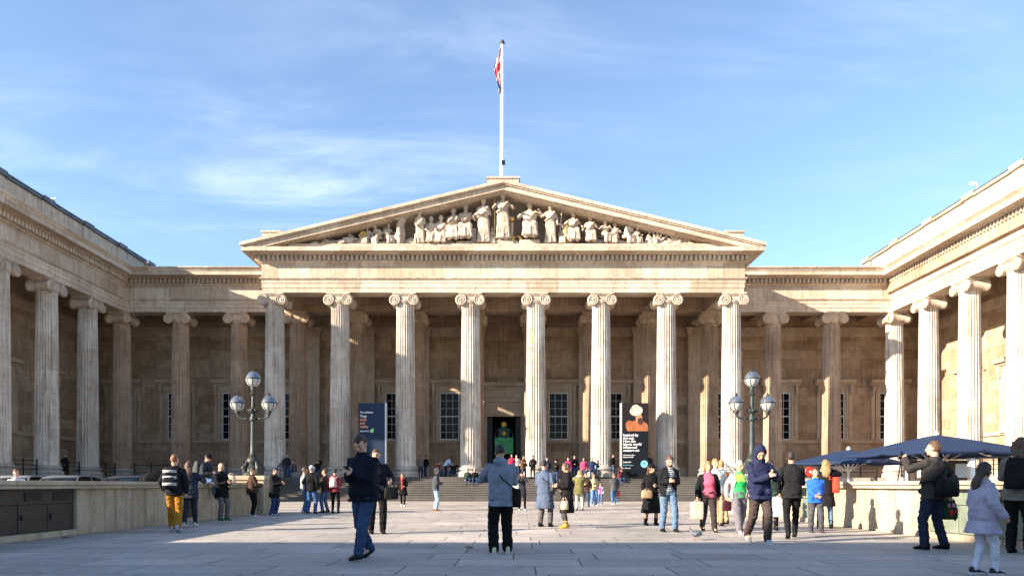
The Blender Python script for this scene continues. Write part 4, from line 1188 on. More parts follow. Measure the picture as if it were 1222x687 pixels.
def person(x, y, face, label, H=1.75, fem=False, z=0, lod=1, skin='pale', hair=('brown', 'short'), top=None, bottom=None, shoes=BLACK, inner=None, group=None, hood=None, **kw):
    """face: compass degrees, 0 looks away from the camera, 90 to the right of the picture, 180 at the camera
       top = (colour, kind, hem); bottom = (colour, kind)"""
    pose = {k: kw[k] for k in ('lean','twist','hip','hands','feet','head','bulk','knee_out','elbow','side') if k in kw}
    rg = random.Random(int(abs(x*91.7+y*37.3)*10))          # nobody stands quite straight
    pose.setdefault('twist', rg.uniform(-10, 10)); pose.setdefault('side', rg.uniform(-3.5, 3.5)); pose.setdefault('head', (rg.uniform(-2, 14), rg.uniform(-22, 22)))
    if 'feet' not in pose: pose['feet'] = ((-.10-rg.uniform(0,.05), rg.uniform(-.05,.08), .085), (.10+rg.uniform(0,.05), rg.uniform(-.08,.05), .085))
    if 'hands' not in pose and rg.random() < .75:
        q = rg.random(); wv = lambda k: (k*(.225+rg.uniform(0,.05)), rg.uniform(.0,.14), .90+rg.uniform(0,.06))
        pose['hands'] = (wv(-1), wv(1)) if q < .5 else ((-.10, .24, 1.02+rg.uniform(0,.2)), wv(1)) if q < .75 else (wv(-1), (.08, .26, 1.05+rg.uniform(0,.2)))
    F = Fig(H, fem, **pose)
    vox = (.0105, .016, .026)[1-lod] if lod >= 0 else .032
    vox *= F.s
    curl = kw.get('curl', (28, 28)); pn = kw.get('palm', (None, None))
    mb = MB()
    F.torso(mb); F.arms(mb, r=(.050,.044,.036,.034,.026)); F.legs(mb); F.head(mb)
    for i in (0, 1):
        F.hand(mb, i, curl[i], n=pn[i])
        mb.tube([F.an[i], F.an[i]+Vector((0,.06,-.045))*F.s, F.an[i]+Vector((0,.13,-.06))*F.s], [.036*F.s,.034*F.s,.024*F.s], 8, rnd=True)
    body = remesh(mb, 'person', vox*(.72 if lod == 1 else 1), [SK[skin], M_LIP, M_EYE], smooth=2 if lod == 1 else 3, paint=F.face_paint if lod >= 0 else None)
    body.location = (x, y, z); body.rotation_euler = (0, 0, -R(face))
    tag(body, label, 'person', group)
    seed = (x*13.7 + y*7.1) % 9
    amp = (.012 if lod == 1 else .008)*F.s
    # trousers / leggings / skirt
    if bottom:
        c, kind = bottom[0], bottom[1]
        b = MB()
        if kind == 'skirt':
            F.torso(b, .020, -.07, .12, hem=bottom[2], flare=bottom[3] if len(bottom) > 3 else .08)
            remesh(b, 'skirt', vox, cloth(c), body, amp, 7, seed=seed)
            b = None
        else:
            F.torso(b, .013, -.07, .10)
            if kind == 'slim': F.legs(b, (.092,.082,.056,.055,.043), .006)
            elif kind == 'wide': F.legs(b, (.100,.095,.080,.078,.074), .006, stop=1.02)
            else: F.legs(b, (.096,.088,.068,.066,.058), .006, stop=1.0)
            remesh(b, 'trousers', vox, cloth(c), body, amp, 11, seed=seed)
    if kw.get('tights'):
        b = MB(); F.legs(b, (.088,.079,.054,.054,.041), .004); remesh(b, 'tights', vox, cloth(kw['tights']), body, 0)
    if inner:
        b = MB(); F.torso(b, .014, -.07, .57); remesh(b, 'shirt', vox, cloth(inner), body, amp*.5, 10, seed=seed)
    if top:
        c, kind = top[0], top[1]; hem = top[2] if len(top) > 2 else .07
        b = MB()
        add = dict(tee=.016, sweater=.024, hoodie=.034, jacket=.034, puffer=.052, coat=.040, parka=.05)[kind]
        fl = top[3] if len(top) > 3 else (.05 if kind in ('coat', 'parka') else .012)
        F.torso(b, add, -.07, .57, hem=hem, flare=fl, puff=.012 if kind == 'puffer' else 0)
        sl_ = dict(tee=.0, sweater=.010, hoodie=.018, jacket=.018, puffer=.030, coat=.020, parka=.026)[kind]
        F.arms(b, [q+sl_ for q in (.056,.050,.044,.042,.038)], stop=.36 if kind == 'tee' and kw.get('short') else .97)
        if kind in ('jacket', 'coat', 'hoodie', 'parka', 'puffer'):
            b.tube([F.neck - F.u*.035*F.s, F.neck + F.u*.03*F.s], [.088*F.s, .074*F.s], 14, rnd=False)
        if hood == 'down':
            b.ell(F.neck + (-F.f*.075 + F.u*.0)*F.s, (.105*F.s,.07*F.s,.085*F.s), 14, 9)
        keep = None
        if kw.get('open'):
            w = kw['open']
            def keep(p):
                q = p - F.hip; xx = q.dot(F.x); ff = q.dot(F.f)
                hgt = q.dot(F.u)/F.s
                return not (ff > .02 and abs(xx) < w*F.s*(1.25-.5*max(0, min(1, hgt/.5))) and hgt < .60) or any((p-F.el[i]).length < .17*F.s or (p-F.wr[i]).length < .16*F.s for i in (0, 1))
        if keep:
            o_ = remesh(b, 'jacket', vox, cloth(c), body, amp, 9, seed=seed, keep=keep)
            so = o_.modifiers.new('thick', 'SOLIDIFY'); so.thickness = .012; so.offset = -1
        else:
            if lod == 1 and kind in ('jacket', 'hoodie', 'puffer', 'coat', 'parka'):      # hem band, cuffs and pocket flaps thicken the outline a little
                for i in (0, 1):
                    d_ = (F.wr[i]-F.el[i]).normalized(); b.tube([F.wr[i]-d_*.055*F.s, F.wr[i]-d_*.01*F.s], [.044*F.s, .043*F.s], 12)
                for k in (-1, 1): b.ell(F.hip + F.u*.02*F.s + F.x*k*.10*F.s + F.f*(.118+add)*F.s*F.bulk, (.055*F.s,.016*F.s,.05*F.s), 10, 6)
            remesh(b, {'coat': 'coat', 'parka': 'parka', 'tee': 'shirt', 'sweater': 'sweater'}.get(kind, 'jacket'), vox, cloth(c), body, amp, 9, seed=seed)
        if hood == 'fur':
            b = MB()
            for k in range(12):
                a = PI*(k/11) ; b.ell(F.neck + (F.x*(.125*math.cos(a)) - F.f*(.11*math.sin(a)-.03) + F.u*.02)*F.s, (.045*F.s,)*3, 8, 6)
            remesh(b, 'fur_collar', vox, cloth(kw.get('fur', (.45,.33,.22))), body, .012, 30, seed=seed)
        if hood == 'up':
            b = MB(); M3 = F.Rh @ Matrix.Scale(F.s, 4)
            b.ell(F.P((0,-.022,.016)), (.112,.125,.140), 20, 14, M=M3); b.tube([F.P((0,-.05,-.09)), F.neck - F.u*.03*F.s - F.f*.02*F.s], [.10*F.s,.11*F.s], 14, rnd=True)
            o_ = remesh(b, 'hood', vox*.8, cloth(c), body, amp*.7, 9, seed=seed, keep=lambda p: not (F.L(p).y > .055 and ((F.L(p).x/.088)**2 + ((F.L(p).z+.02)/.118)**2) < 1))
            so = o_.modifiers.new('thick', 'SOLIDIFY'); so.thickness = .014; so.offset = -1
    # shoes
    if shoes:
        for i in (0, 1):
            sh = shoe_mb(F, i).build('shoe', cloth(shoes, .6), body, smooth=True)
            if lod == 1 and kw.get('sole'):
                so_ = MB(); zb = min(v[2] for v in shoe_mb(F, i).v)
                a = F.an[i]
                if a.z < .1*F.s: so_.prism([(a.x+q*F.s, a.y+p*F.s) for q, p in ((-.044,-.086),(.044,-.086),(.053,.09),(.044,.17),(.015,.205),(-.015,.205),(-.044,.17),(-.053,.09))], 'z', zb-.004, zb+.028); so_.build('sole', cloth(kw['sole'], .6), sh)
            if kw.get('boots'):
                b = MB(); b.tube([F.an[i]+Vector((0,0,-.05))*F.s, F.an[i], F.an[i]+(F.kn[i]-F.an[i])*.30], [.05*F.s,.052*F.s,.062*F.s], 12); b.build('boot_leg', cloth(shoes, .6), sh, smooth=True)
    # hair and headgear
    hc, hs = hair
    M3 = F.Rh @ Matrix.Scale(F.s, 4)
    if hs in ('short', 'long', 'bun', 'bob', 'buzz'):
        g = {'buzz': .004, 'short': .009}.get(hs, .014)
        b = MB(); nu, nv = (26, 18) if lod == 1 else (16, 12)
        b.ell(F.P((0,-.010,.014)), (.077+g,.097+g,.110+g), nu, nv, M=M3)
        lo = {'short': -.045, 'buzz': -.04, 'long': -.09, 'bun': -.06, 'bob': -.09}[hs]
        def kp(p):
            q = F.L(p)
            if q.z < lo: return False
            front = q.y > (.02 if hs in ('short', 'buzz', 'bun') else .035)
            if front and q.z < .066 + .012*math.sin(q.x*70+seed) + (.02 if hs == 'buzz' else 0): return False
            if q.y > -.02 and q.z < -.012 and hs in ('short', 'buzz'): return False
            return True
        b.v = [tuple(Vector(v) + (Vector(v)-F.hd).normalized()*(noise.noise(Vector(v)*28+Vector((seed,0,0)))*.009*F.s)) for v in b.v]
        ho = b.build('hair', HR[hc], body, smooth=True)
        bm = bmesh.new(); bm.from_mesh(ho.data); bmesh.ops.delete(bm, geom=[f for f in bm.faces if not kp(f.calc_center_median())], context='FACES'); bm.to_mesh(ho.data); bm.free()
        so = ho.modifiers.new('thick', 'SOLIDIFY'); so.thickness = .012; so.offset = -1
        if hs in ('long', 'bob'):
            Ln = kw.get('hair_len', .30 if hs == 'long' else .12); b = MB(); rs = []
            for k in range(8):
                t = k/7; z_ = .06 - (Ln+.10)*t
                dn = max(0, min(1, (-z_-.05)/.16)); c_ = F.P((0, -.045, .0)) + Vector((0,0,z_))*F.s - F.f*(.02*math.sin(t*PI) + .085*dn)*F.s
                w = (.092 + .022*math.sin(PI*t))*(1-.35*t**3); d_ = .055*(1-.45*t)
                rs.append([c_ + F.x*w*F.s*math.cos(2*PI*j/16)*(1+.10*math.sin(5*j+2*k)) + F.f*d_*F.s*math.sin(2*PI*j/16) for j in range(16)])
            b.rings(rs); b.build('long_hair', HR[hc], ho, smooth=True)
        if hs == 'bun':
            b = MB(); b.ell(F.P((0,-.115,.05)), (.045,.045,.045), 12, 8, M=M3); b.build('bun', HR[hc], ho, smooth=True)
    if kw.get('beard'):
        b = MB(); b.ell(F.P((0,.040,-.082)), (.058,.064,.045), 14, 10, M=M3)
        ho = b.build('beard', HR[kw['beard']], body, smooth=True)
        bm = bmesh.new(); bm.from_mesh(ho.data); bmesh.ops.delete(bm, geom=[f for f in bm.faces if F.L(f.calc_center_median()).z > -.072], context='FACES'); bm.to_mesh(ho.data); bm.free()
    if kw.get('hat'):
        c, kind = kw['hat']; b = MB()
        if kind == 'cap':
            b.ell(F.P((0,-.008,.045)), (.090,.108,.092), 18, 10, M=M3); b.ell(F.P((0,.115,.048)), (.068,.07,.008), 14, 6, M=M3)
        elif kind == 'beanie':
            b.ell(F.P((0,-.012,.045)), (.092,.112,.102), 18, 10, M=M3)
        elif kind == 'brim':
            b.ell(F.P((0,-.008,.06)), (.092,.108,.085), 18, 10, M=M3); b.ell(F.P((0,-.005,.055)), (.15,.165,.012), 20, 6, M=M3)
        b.build('hat', cloth(c), body, smooth=True)
    if kw.get('scarf'):
        b = MB()
        for k in range(14):
            a = 2*PI*k/14; b.ell(F.neck + (F.x*.085*math.cos(a)+F.f*.085*math.sin(a)+F.u*.01)*F.s, (.04*F.s,)*3, 8, 6)
        b.tube([F.neck+(F.f*.09+F.x*.03)*F.s, F.hip+F.u*.30*F.s+(F.f*.175+F.x*.03)*F.s, F.hip+F.u*.0+(F.f*.185+F.x*.03)*F.s], [.05*F.s,.055*F.s,.06*F.s], 8, flat=(1,.45))
        remesh(b, 'scarf', vox*1.1, cloth(kw['scarf']), body, .006, 14)
    if kw.get('stripes'):
        pass
    body['_h'] = H
    del body['_h']
    return body, F

def attach(o, body):
    """a carried thing stays a thing of its own, put at the carrier's place"""
    o.location = body.location; o.rotation_euler = body.rotation_euler
    return o
def own(mb_list, name, label, cat, body, origin, group=None):
    """thing from meshes in the carrier's local space; its origin moves to the given local point"""
    o0 = Vector(origin); t = None
    for nm, mb, m in mb_list:
        mb.v = [tuple(Vector(v)-o0) for v in mb.v]
    t = bpy.data.objects.new(name, None); COL.objects.link(t); t.empty_display_size = .1
    t.rotation_euler = body.rotation_euler
    t.location = Vector(body.location) + Matrix.Rotation(body.rotation_euler.z, 3, 'Z') @ o0
    tag(t, label, cat, group)
    for nm, mb, m in mb_list: mb.build(nm, m, t, bevel=0, smooth=True)
    return t
def soft_box(c, hx, hy, hz, taper=1.0, n=20, ex=.45):
    mb = MB(); rs = []
    for zf, sc in ((-1,.82),(-.9,.96),(-.5,1.0),(0,1.0),(.5,.5*(1+taper)),(.88,taper*.98),(1,taper*.8)):
        rs.append([(c[0]+hx*sc*math.copysign(abs(math.cos(2*PI*j/n))**ex, math.cos(2*PI*j/n)), c[1]+hy*sc*math.copysign(abs(math.sin(2*PI*j/n))**ex, math.sin(2*PI*j/n)), c[2]+hz*zf) for j in range(n)])
    mb.rings(rs); return mb
def backpack(body, F, label, col, strap=BLACK, size=1.0, band=None):
    s = F.s*size
    c = F.hip + F.u*.30*F.s - F.f*(.24)*F.s
    bag = soft_box(c, .155*s, .105*s, .23*s, .78)
    pk = soft_box(c - F.f*.10*s - Vector((0,0,.08*s)), .115*s, .04*s, .10*s, .85)
    st = MB()
    for k in (-1, 1):
        a = c + F.u*.18*s + F.x*k*.085*s + F.f*.06*s
        st.tube([a, F.sh[0 if k < 0 else 1]*.72 + F.neck*.28 + F.u*.05*F.s, F.hip + F.u*.36*F.s + F.x*k*.12*F.s + F.f*.17*F.s, F.hip + F.u*.14*F.s + F.x*k*.16*F.s + F.f*.02*F.s, c - F.u*.15*s + F.x*k*.12*s], .026*F.s, 8, flat=(1,.5))
    hd_ = MB(); hd_.tube([c+F.u*.22*s-F.x*.03*s, c+F.u*.27*s, c+F.u*.22*s+F.x*.03*s], .01*s, 6)
    L_ = [('bag_body', bag, cloth(col, .7)), ('front_pocket', pk, cloth(tuple(min(1, q*1.25) for q in col), .7)), ('strap', st, cloth(strap)), ('handle', hd_, cloth(strap))]
    if band:
        for zz in (-.12, .02, .14):
            bd = MB(); bd.box(c.x-.13*s, c.x+.13*s, c.y-.118*s-.03*s*(zz < 0), c.y-.10*s, c.z+zz*s-.03*s, c.z+zz*s+.03*s); L_.append(('stripe', bd, cloth(band)))
    return own(L_, 'backpack', label, 'backpack', body, c - F.u*.23*s)
def held_bag(body, F, i, label, col, hx=.15, hy=.07, hz=.16, handle=.12, name='handbag', cat='handbag', taper=.9, extra=None, rough=.6, at=None, ex=.45):
    s = F.s
    w = (F.wr[i] + (F.wr[i]-F.el[i]).normalized()*.085*s) if at is None else Vector(at)
    c = w - Vector((0,0,(handle+hz)*1.0))
    bag = soft_box(c, hx, hy, hz, taper, ex=ex)
    hn = MB()
    for k in (-1, 1):
        q = k*hy*.7
        hn.tube([c+Vector((-hx*.55,q,hz*.9)), w+Vector((-.03,q*.4,-.02)), w+Vector((.03,q*.4,-.02)), c+Vector((hx*.55,q,hz*.9))] if hx >= hy else [c+Vector((q,-hy*.55,hz*.9)), w+Vector((0,-.03,0)), w+Vector((0,.03,0)), c+Vector((q,hy*.55,hz*.9))], .009, 6)
    L_ = [('bag_body', bag, cloth(col, rough)), ('handle', hn, cloth(tuple(q*.7 for q in col), rough))]
    if extra: L_ += extra(c)
    return own(L_, name, label, cat, body, c - Vector((0,0,hz)))
def shoulder_bag(body, F, side, label, col, hx=.06, hy=.16, hz=.13, drop=.05, cross=True, taper=.95, strapc=None, name='shoulder_bag', fwd=0.0):
    s = F.s; k = -1 if side == 'L' else 1
    c = F.hip + F.xp*k*(.245)*s + Vector((0, fwd, drop))
    bag = soft_box(c, hx*s, hy*s, hz*s, taper)
    sh = F.sh[0 if (k > 0) == cross else 1]*.75 + F.neck*.25 + F.u*.06*s
    st = MB()
    for f_ in (1, -1):
        mid = (F.hip + F.u*.30*s)*.5 + (c+sh)*.25 + F.f*f_*.185*s
        st.tube([c+Vector((0,f_*hy*.8*s,hz*.8*s)), mid, sh], [.018*s]*3, 8, flat=(1,.5))
    return own([('bag_body', bag, cloth(col, .6)), ('strap', st, cloth(strapc or tuple(q*.8 for q in col), .6))], name, label, 'bag', body, c-Vector((0,0,hz*s)))
def phone(body, F, label, at, pitch=40):
    mb = MB(); M = Matrix.Translation(Vector(at)*F.s) @ Matrix.Rotation(R(pitch), 4, 'X')
    mb.box(-.038, .038, -.078, .078, -.005, .005, M=M)
    sc = MB(); sc.box(-.034, .034, -.072, .072, .0052, .0065, M=M)
    return own([('phone_body', mb, M_IRON), ('screen', sc, M_GLASS)], 'phone', label, 'phone', body, Vector(at)*F.s)

# ------------------------------------------------------------------ pediment figures (carved stone, parts of the pediment)
def statue(x, H, label=None, face=180, vox=.036, robe=True, zb=18.62, y=53.0, scale=1.0, roll=0, extra=None, **pose):
    F = Fig(1.75, pose.pop('fem', True), **pose)
    b = MB()
    F.torso(b, .03, -.07, .57, hem=pose.get('hem', None)); F.arms(b, (.065,.058,.05,.046,.036)); F.head(b); F.legs(b, (.11,.10,.08,.075,.06), .02)
    for i in (0, 1): F.hand(b, i)
    M3 = F.Rh
    b.ell(F.P((0,-.012,.02)), (.098,.112,.118), 14, 9, M=M3)
    if robe:
        lo = F.an[0]*.5+F.an[1]*.5
        rs = []
        kn = (F.kn[0]+F.kn[1])*.5
        for t, w in ((0,.19),(.35,.2),(.7,.22),(1,.26)):
            if pose.get('hip', .91) < .7:   # seated: cloth over the knees and down
                c_ = F.hip*(1-min(1, t*2)) + kn*min(1, t*2) if t < .5 else kn*(1-(t-.5)*2) + lo*((t-.5)*2)
                d_ = .17
            else: c_ = F.hip*(1-t) + Vector((lo.x, lo.y, .06))*t; d_ = .15+.05*t
            rs.append([c_ + Vector((w*math.cos(2*PI*j/20)*(1+.10*math.cos(j*2.5)), d_*math.sin(2*PI*j/20)*(1+.10*math.cos(j*2.5)), 0)) for j in range(20)])
        b.rings(rs)
        # mantle folds across the body
        b.tube([F.sh[0]+F.f*.1, F.hip+F.u*.25+F.f*.16, F.hip+F.x*.2+F.u*.1+F.f*.1], [.05,.06,.05], 8, rnd=True)
        for k in range(6):
            xx = -.16+.064*k; b.tube([F.hip+F.x*xx*.8+F.f*.13, kn+F.x*xx+F.f*.10, lo+F.x*xx*1.3+F.f*.13], [.028,.034,.03], 6, rnd=True)
    if extra: extra(b, F)
    k = H/1.75
    if roll:
        Mr = Matrix.Rotation(R(roll), 4, 'Y')
        b.v = [tuple(Mr @ Vector(v)) for v in b.v]
        mz = min(v[2] for v in b.v); b.v = [(v[0], v[1], v[2]-mz) for v in b.v]
    Mf = Matrix.Rotation(-R(face), 4, 'Z')
    b.v = [tuple(Mf @ (Vector(v)*k)) for v in b.v]
    o = remesh(b, 'statue', vox, M_CARVE, ped, amp=.022, freq=4.5, smooth=2, seed=x)
    o.location = (x, y-.42 + (.42 if pose.get('hip', .91) < .7 else 0), zb); o.scale = (1.12, 1, 1.07 if abs(x) > 1 else 1.03)
    return o
def rod(x0, z0, x1, z1, m, r=.05, y=52.75, name='staff'):
    MB().tube([(x0, y, z0), (x1, y, z1)], r, 8).build(name, m, ped)
M_GILT = mat('gilt_bronze', (.62, .42, .10), .35, .7)
base_z = 18.62
def plinth(x0, x1, h): MB().box(x0, x1, 52.5, 53.6, base_z+.001, base_z+h).build('statue_base', M_CARVE, ped, bevel=.04)
plinth(-.75, .75, .32)
statue(0, 3.35, zb=base_z+.3, hands=((-.34,.18,1.18),(.30,.22,1.2)))
rod(-.62, base_z, -.62, 22.1, M_GILT, .045); 
q = MB(); q.ell((.62, 52.75, 20.55), (.2,.2,.2), 14, 9); q.build('gilt_globe', M_GILT, ped, smooth=True)
q = MB(); q.lathe([(.16,0),(.13,.2),(.12,1.5),(.16,1.7)], 14, (.62,52.9,base_z)); q.build('altar', M_CARVE, ped, smooth=True)
q = MB()
for k in range(3): q.tube([(.95+.05*k+.28*math.cos(t*.35), 52.75, base_z+.42+.28*math.sin(t*.35)) for t in range(18)], .045, 6)
q.build('gilt_wheel', M_GILT, ped, smooth=True)
seat = dict(hip=.52, feet=((-.12,.42,.09),(.12,.40,.09)))
statue(-1.42, 3.15, fem=True, hands=((-.1,.22,1.25),(.2,.25,1.1)), head=(15,-20))
statue(-2.75, 3.45, zb=base_z+.25, **seat, hands=((-.3,.25,.8),(.3,.3,.75)), head=(5,20)); plinth(-3.4, -2.1, .25)
q = MB(); q.box(-2.35, -1.95, 52.6, 53.2, base_z+.25, base_z+1.2); q.build('statue_seat', M_CARVE, ped, bevel=.05)
statue(-3.65, 3.2, zb=base_z+.2, **seat, twist=-15, hands=((-.35,.2,.8),(.1,.35,.8)), head=(10,35))
statue(-4.55, 2.7, **seat, lean=15, hands=((-.2,.4,.6),(.2,.4,.6)), head=(20,-30))
statue(-6.05, 2.25, fem=False, lean=22, hands=((-.15,.3,1.0),(.15,.3,.9)), head=(30,10))
statue(-6.25, 1.3, **seat, y=52.65, fem=False, robe=False, lean=20, hands=((-.2,.4,.5),(.2,.4,.5)))
statue(-7.5, 2.35, fem=False, robe=False, lean=25, face=140, hands=((-.25,.35,1.5),(.2,.3,1.3)), head=(25,-20))
statue(-7.85, 1.5, **seat, y=52.7, fem=False, lean=30, face=120, hands=((-.2,.5,.5),(.2,.5,.5)), head=(30,0))
rod(-8.1, base_z+.05, -7.1, 20.95, M_CARVE, .05)
statue(-9.1, 2.0, **seat, fem=False, lean=35, face=210, hands=((-.3,.4,.6),(.25,.45,.5)), head=(35,0))
q = MB(); q.prism([(-9.0,base_z+.2),(-8.35,base_z+.15),(-8.3,base_z+.9),(-8.75,base_z+1.8),(-8.95,base_z+1.4)], 'y', 53.25, 53.4); q.build('stone_wing', M_CARVE, ped, bevel=.04)
q = MB()
for k in range(5): q.ell((-10.25+.14*math.cos(k*1.3), 52.8, base_z+.85+.14*math.sin(k*1.3)), (.12,.08,.12), 8, 6)
q.build('gilt_lyre', M_GILT, ped, smooth=True)
statue(-11.0, 1.5, **seat, fem=False, robe=False, lean=-30, face=100, hands=((-.3,-.2,.5),(.3,-.2,.5)), head=(0,0))
statue(-12.2, 1.35, fem=False, robe=False, roll=-76, face=180, hands=((-.2,.2,1.0),(.3,.1,.8)), feet=((-.1,.25,.3),(.1,.02,.09)))
statue(-14.1, .62, fem=False, robe=False, roll=-80, face=180)
def rock(xc, w, h, seed):
    q = MB(); q.ell((0,0,0), (w, .42, h), 16, 10); o = remesh(q, 'carved_rock', .05, M_CARVE, ped, amp=.10, freq=3.2, smooth=1, seed=seed); o.location = (xc, 53.05, base_z+.02)
rock(-11.4, 1.0, .5, 2); rock(-13.0, .7, .3, 3); rock(-9.0, .8, .35, 4); rock(3.4, 1.0, .3, 5); rock(-2.2, 1.2, .35, 9)
# right half
statue(1.95, 3.5, zb=base_z+.35, **seat, fem=False, bulk=1.2, hands=((-.35,.2,.95),(.35,.25,.8)), head=(5,10)); plinth(1.2, 2.7, .35)
rod(2.3, 21.1, 3.1, 20.9, M_CARVE, .05)
statue(3.45, 2.75, hands=((-.28,.1,.9),(.35,.15,1.2)), head=(0,15)); rod(4.15, base_z+1.0, 4.3, 21.2, M_CARVE, .045)
statue(5.15, 2.95, zb=base_z+.12, **seat, hands=((-.35,.1,.7),(.3,.3,.8)), head=(0,-10))
statue(6.4, 2.65, zb=base_z+.08, **seat, twist=-10, hands=((-.25,.25,.8),(.35,.2,.6)), head=(5,20))
statue(7.5, 2.3, zb=base_z+.05, **seat, face=160, hands=((-.2,.2,.95),(.2,.25,.95)), head=(0,-20)); q = MB(); q.tube([(4.75,52.7,base_z+.2),(4.55,52.6,base_z+1.0),(4.75,52.7,base_z+1.5)], [.1,.2,.06], 10, rnd=True); q.build('harp', M_GILT, ped, smooth=True)
statue(9.05, 2.3, **seat, lean=28, face=150, bulk=1.15, hands=((-.35,.4,.5),(.3,.5,.5)), head=(25,0))
statue(10.6, 1.35, **seat, fem=False, lean=20, face=130, hands=((-.3,.4,.5),(.3,.4,.5)))
rock(10.2, 1.2, .32, 6); rock(12.1, 1.1, .35, 7); rock(14.2, .8, .18, 8)
statue(12.0, 1.05, **seat, fem=False, robe=False, face=200, lean=10)
q = MB()
for xc, h in ((11.3,1.25),(12.55,1.0),(13.35,.9)):
    for k in range(5):
        a = R(-50+25*k); q.tube([(xc,52.9,base_z+.1),(xc+h*.4*math.sin(a),52.8,base_z+h*.6*math.cos(a)),(xc+h*.7*math.sin(a),52.75,base_z+h*.9*math.cos(a))], [.05,.11,.03], 7, rnd=True)
q.build('carved_plant', M_CARVE, ped, smooth=True)
statue(14.0, .55, fem=False, robe=False, roll=80, face=180)

# attendants, drapery and carved masses that fill the field between the main figures
for x, H, f_, kw in ((-5.3, 2.3, 170, {}), (-8.45, 1.75, 150, {}), (-9.9, 1.55, 200, {}), (-10.4, 1.3, 140, {}), (-13.1, .95, 120, {}), (-14.9, .5, 110, {}), (-.8, 1.5, 180, {}), (4.4, 1.6, 190, {}), (8.25, 1.8, 200, {}), (9.8, 1.5, 160, {}), (11.3, 1.2, 210, {}), (12.9, .95, 170, {}), (13.6, .7, 200, {})):
    statue(x, H*1.12, **seat, y=52.95, face=f_, lean=8, fem=x > 0, hands=((-.28,.3,.75),(.25,.35,.65)), head=(12, 20*math.sin(x*5)))
for x, w, h, sd in ((-4.2,.9,.5,11), (-6.8,.8,.55,12), (-10.0,.9,.45,13), (-12.4,1.0,.42,14), (-15.2,.7,.18,15), (.7,.8,.4,16), (4.6,.8,.45,17), (7.0,.8,.45,18), (8.5,.8,.4,19), (11.0,1.0,.45,20), (13.0,.9,.35,21), (15.1,.7,.16,22)): rock(x, w, h, sd)

# ------------------------------------------------------------------ people in the forecourt
def striped(name, a, b_, scale=55):
    m = bpy.data.materials.new(name); m.use_nodes = True; t = m.node_tree; L = t.links.new; A = t.nodes.new
    b = t.nodes['Principled BSDF']; b.inputs['Roughness'].default_value = .85
    c = A('ShaderNodeTexCoord'); w = A('ShaderNodeTexWave'); w.bands_direction = 'Z'; w.inputs['Scale'].default_value = scale/6.28; w.inputs['Distortion'].default_value = .6; w.inputs['Detail'].default_value = 1
    r = A('ShaderNodeValToRGB'); r.color_ramp.interpolation = 'CONSTANT'; r.color_ramp.elements[0].color = (*a, 1); r.color_ramp.elements[1].color = (*b_, 1); r.color_ramp.elements[1].position = .52
    L(c.outputs['Object'], w.inputs['Vector']); L(w.outputs['Fac'], r.inputs[0]); L(r.outputs[0], b.inputs['Base Color'])
    return m
def printed(name, base, ink, zc, h):
    m = bpy.data.materials.new(name); m.use_nodes = True; t = m.node_tree; L = t.links.new; A = t.nodes.new
    b = t.nodes['Principled BSDF']; b.inputs['Roughness'].default_value = .85
    c = A('ShaderNodeTexCoord'); sp = A('ShaderNodeSeparateXYZ'); L(c.outputs['Object'], sp.inputs[0])
    n = A('ShaderNodeTexNoise'); n.inputs['Scale'].default_value = 17; L(c.outputs['Object'], n.inputs['Vector'])
    s1 = A('ShaderNodeMath'); s1.operation = 'COMPARE'; s1.inputs[1].default_value = zc; s1.inputs[2].default_value = h; L(sp.outputs['Z'], s1.inputs[0])
    s2 = A('ShaderNodeMath'); s2.operation = 'COMPARE'; s2.inputs[1].default_value = 0; s2.inputs[2].default_value = .10; L(sp.outputs['X'], s2.inputs[0])
    g = A('ShaderNodeMath'); g.operation = 'GREATER_THAN'; g.inputs[1].default_value = .48; L(n.outputs['Fac'], g.inputs[0])
    p = A('ShaderNodeMath'); p.operation = 'MULTIPLY'; L(s1.outputs[0], p.inputs[0]); L(s2.outputs[0], p.inputs[1])
    q = A('ShaderNodeMath'); q.operation = 'MULTIPLY'; L(p.outputs[0], q.inputs[0]); L(g.outputs[0], q.inputs[1])
    x = A('ShaderNodeMix'); x.data_type = 'RGBA'; x.inputs['A'].default_value = (*base, 1); x.inputs['B'].default_value = (*ink, 1); L(q.outputs[0], x.inputs['Factor']); L(x.outputs['Result'], b.inputs['Base Color'])
    return m
WALK = ((-.085,.27,.085), (.085,-.28,.14)); WALKR = ((-.085,-.28,.14), (.085,.27,.085))
STAND = None
PHONE_H = ((-.05,.29,1.20), (.06,.27,1.18))

# hooded man seen from behind, near the middle
b, F = person(.23, 11.6, -8, 'man seen from behind in a grey-blue hooded sweatshirt, black trousers and white trainers', 1.76, lod=1, hair=('black','short'), skin='tan',
    top=((.17,.20,.25), 'hoodie', .15), bottom=(BLACK, 'wide'), shoes=(.62,.57,.40), sole=WHITEC, hood='down', hands=((-.10,.27,1.22), (.10,.30,1.16)), head=(18,-12), feet=((-.12,-.02,.085),(.11,.05,.085)), elbow=((-1,-.4,-.3),(.6,-.7,-.4)))
shoulder_bag(b, F, 'R', 'black soft bag hanging at the right hip of the hooded man', BLACK, .07, .15, .15, -.02)
phone(b, F, 'phone in the hands of the man in the grey-blue hood', (.0,.37,1.24), 50)

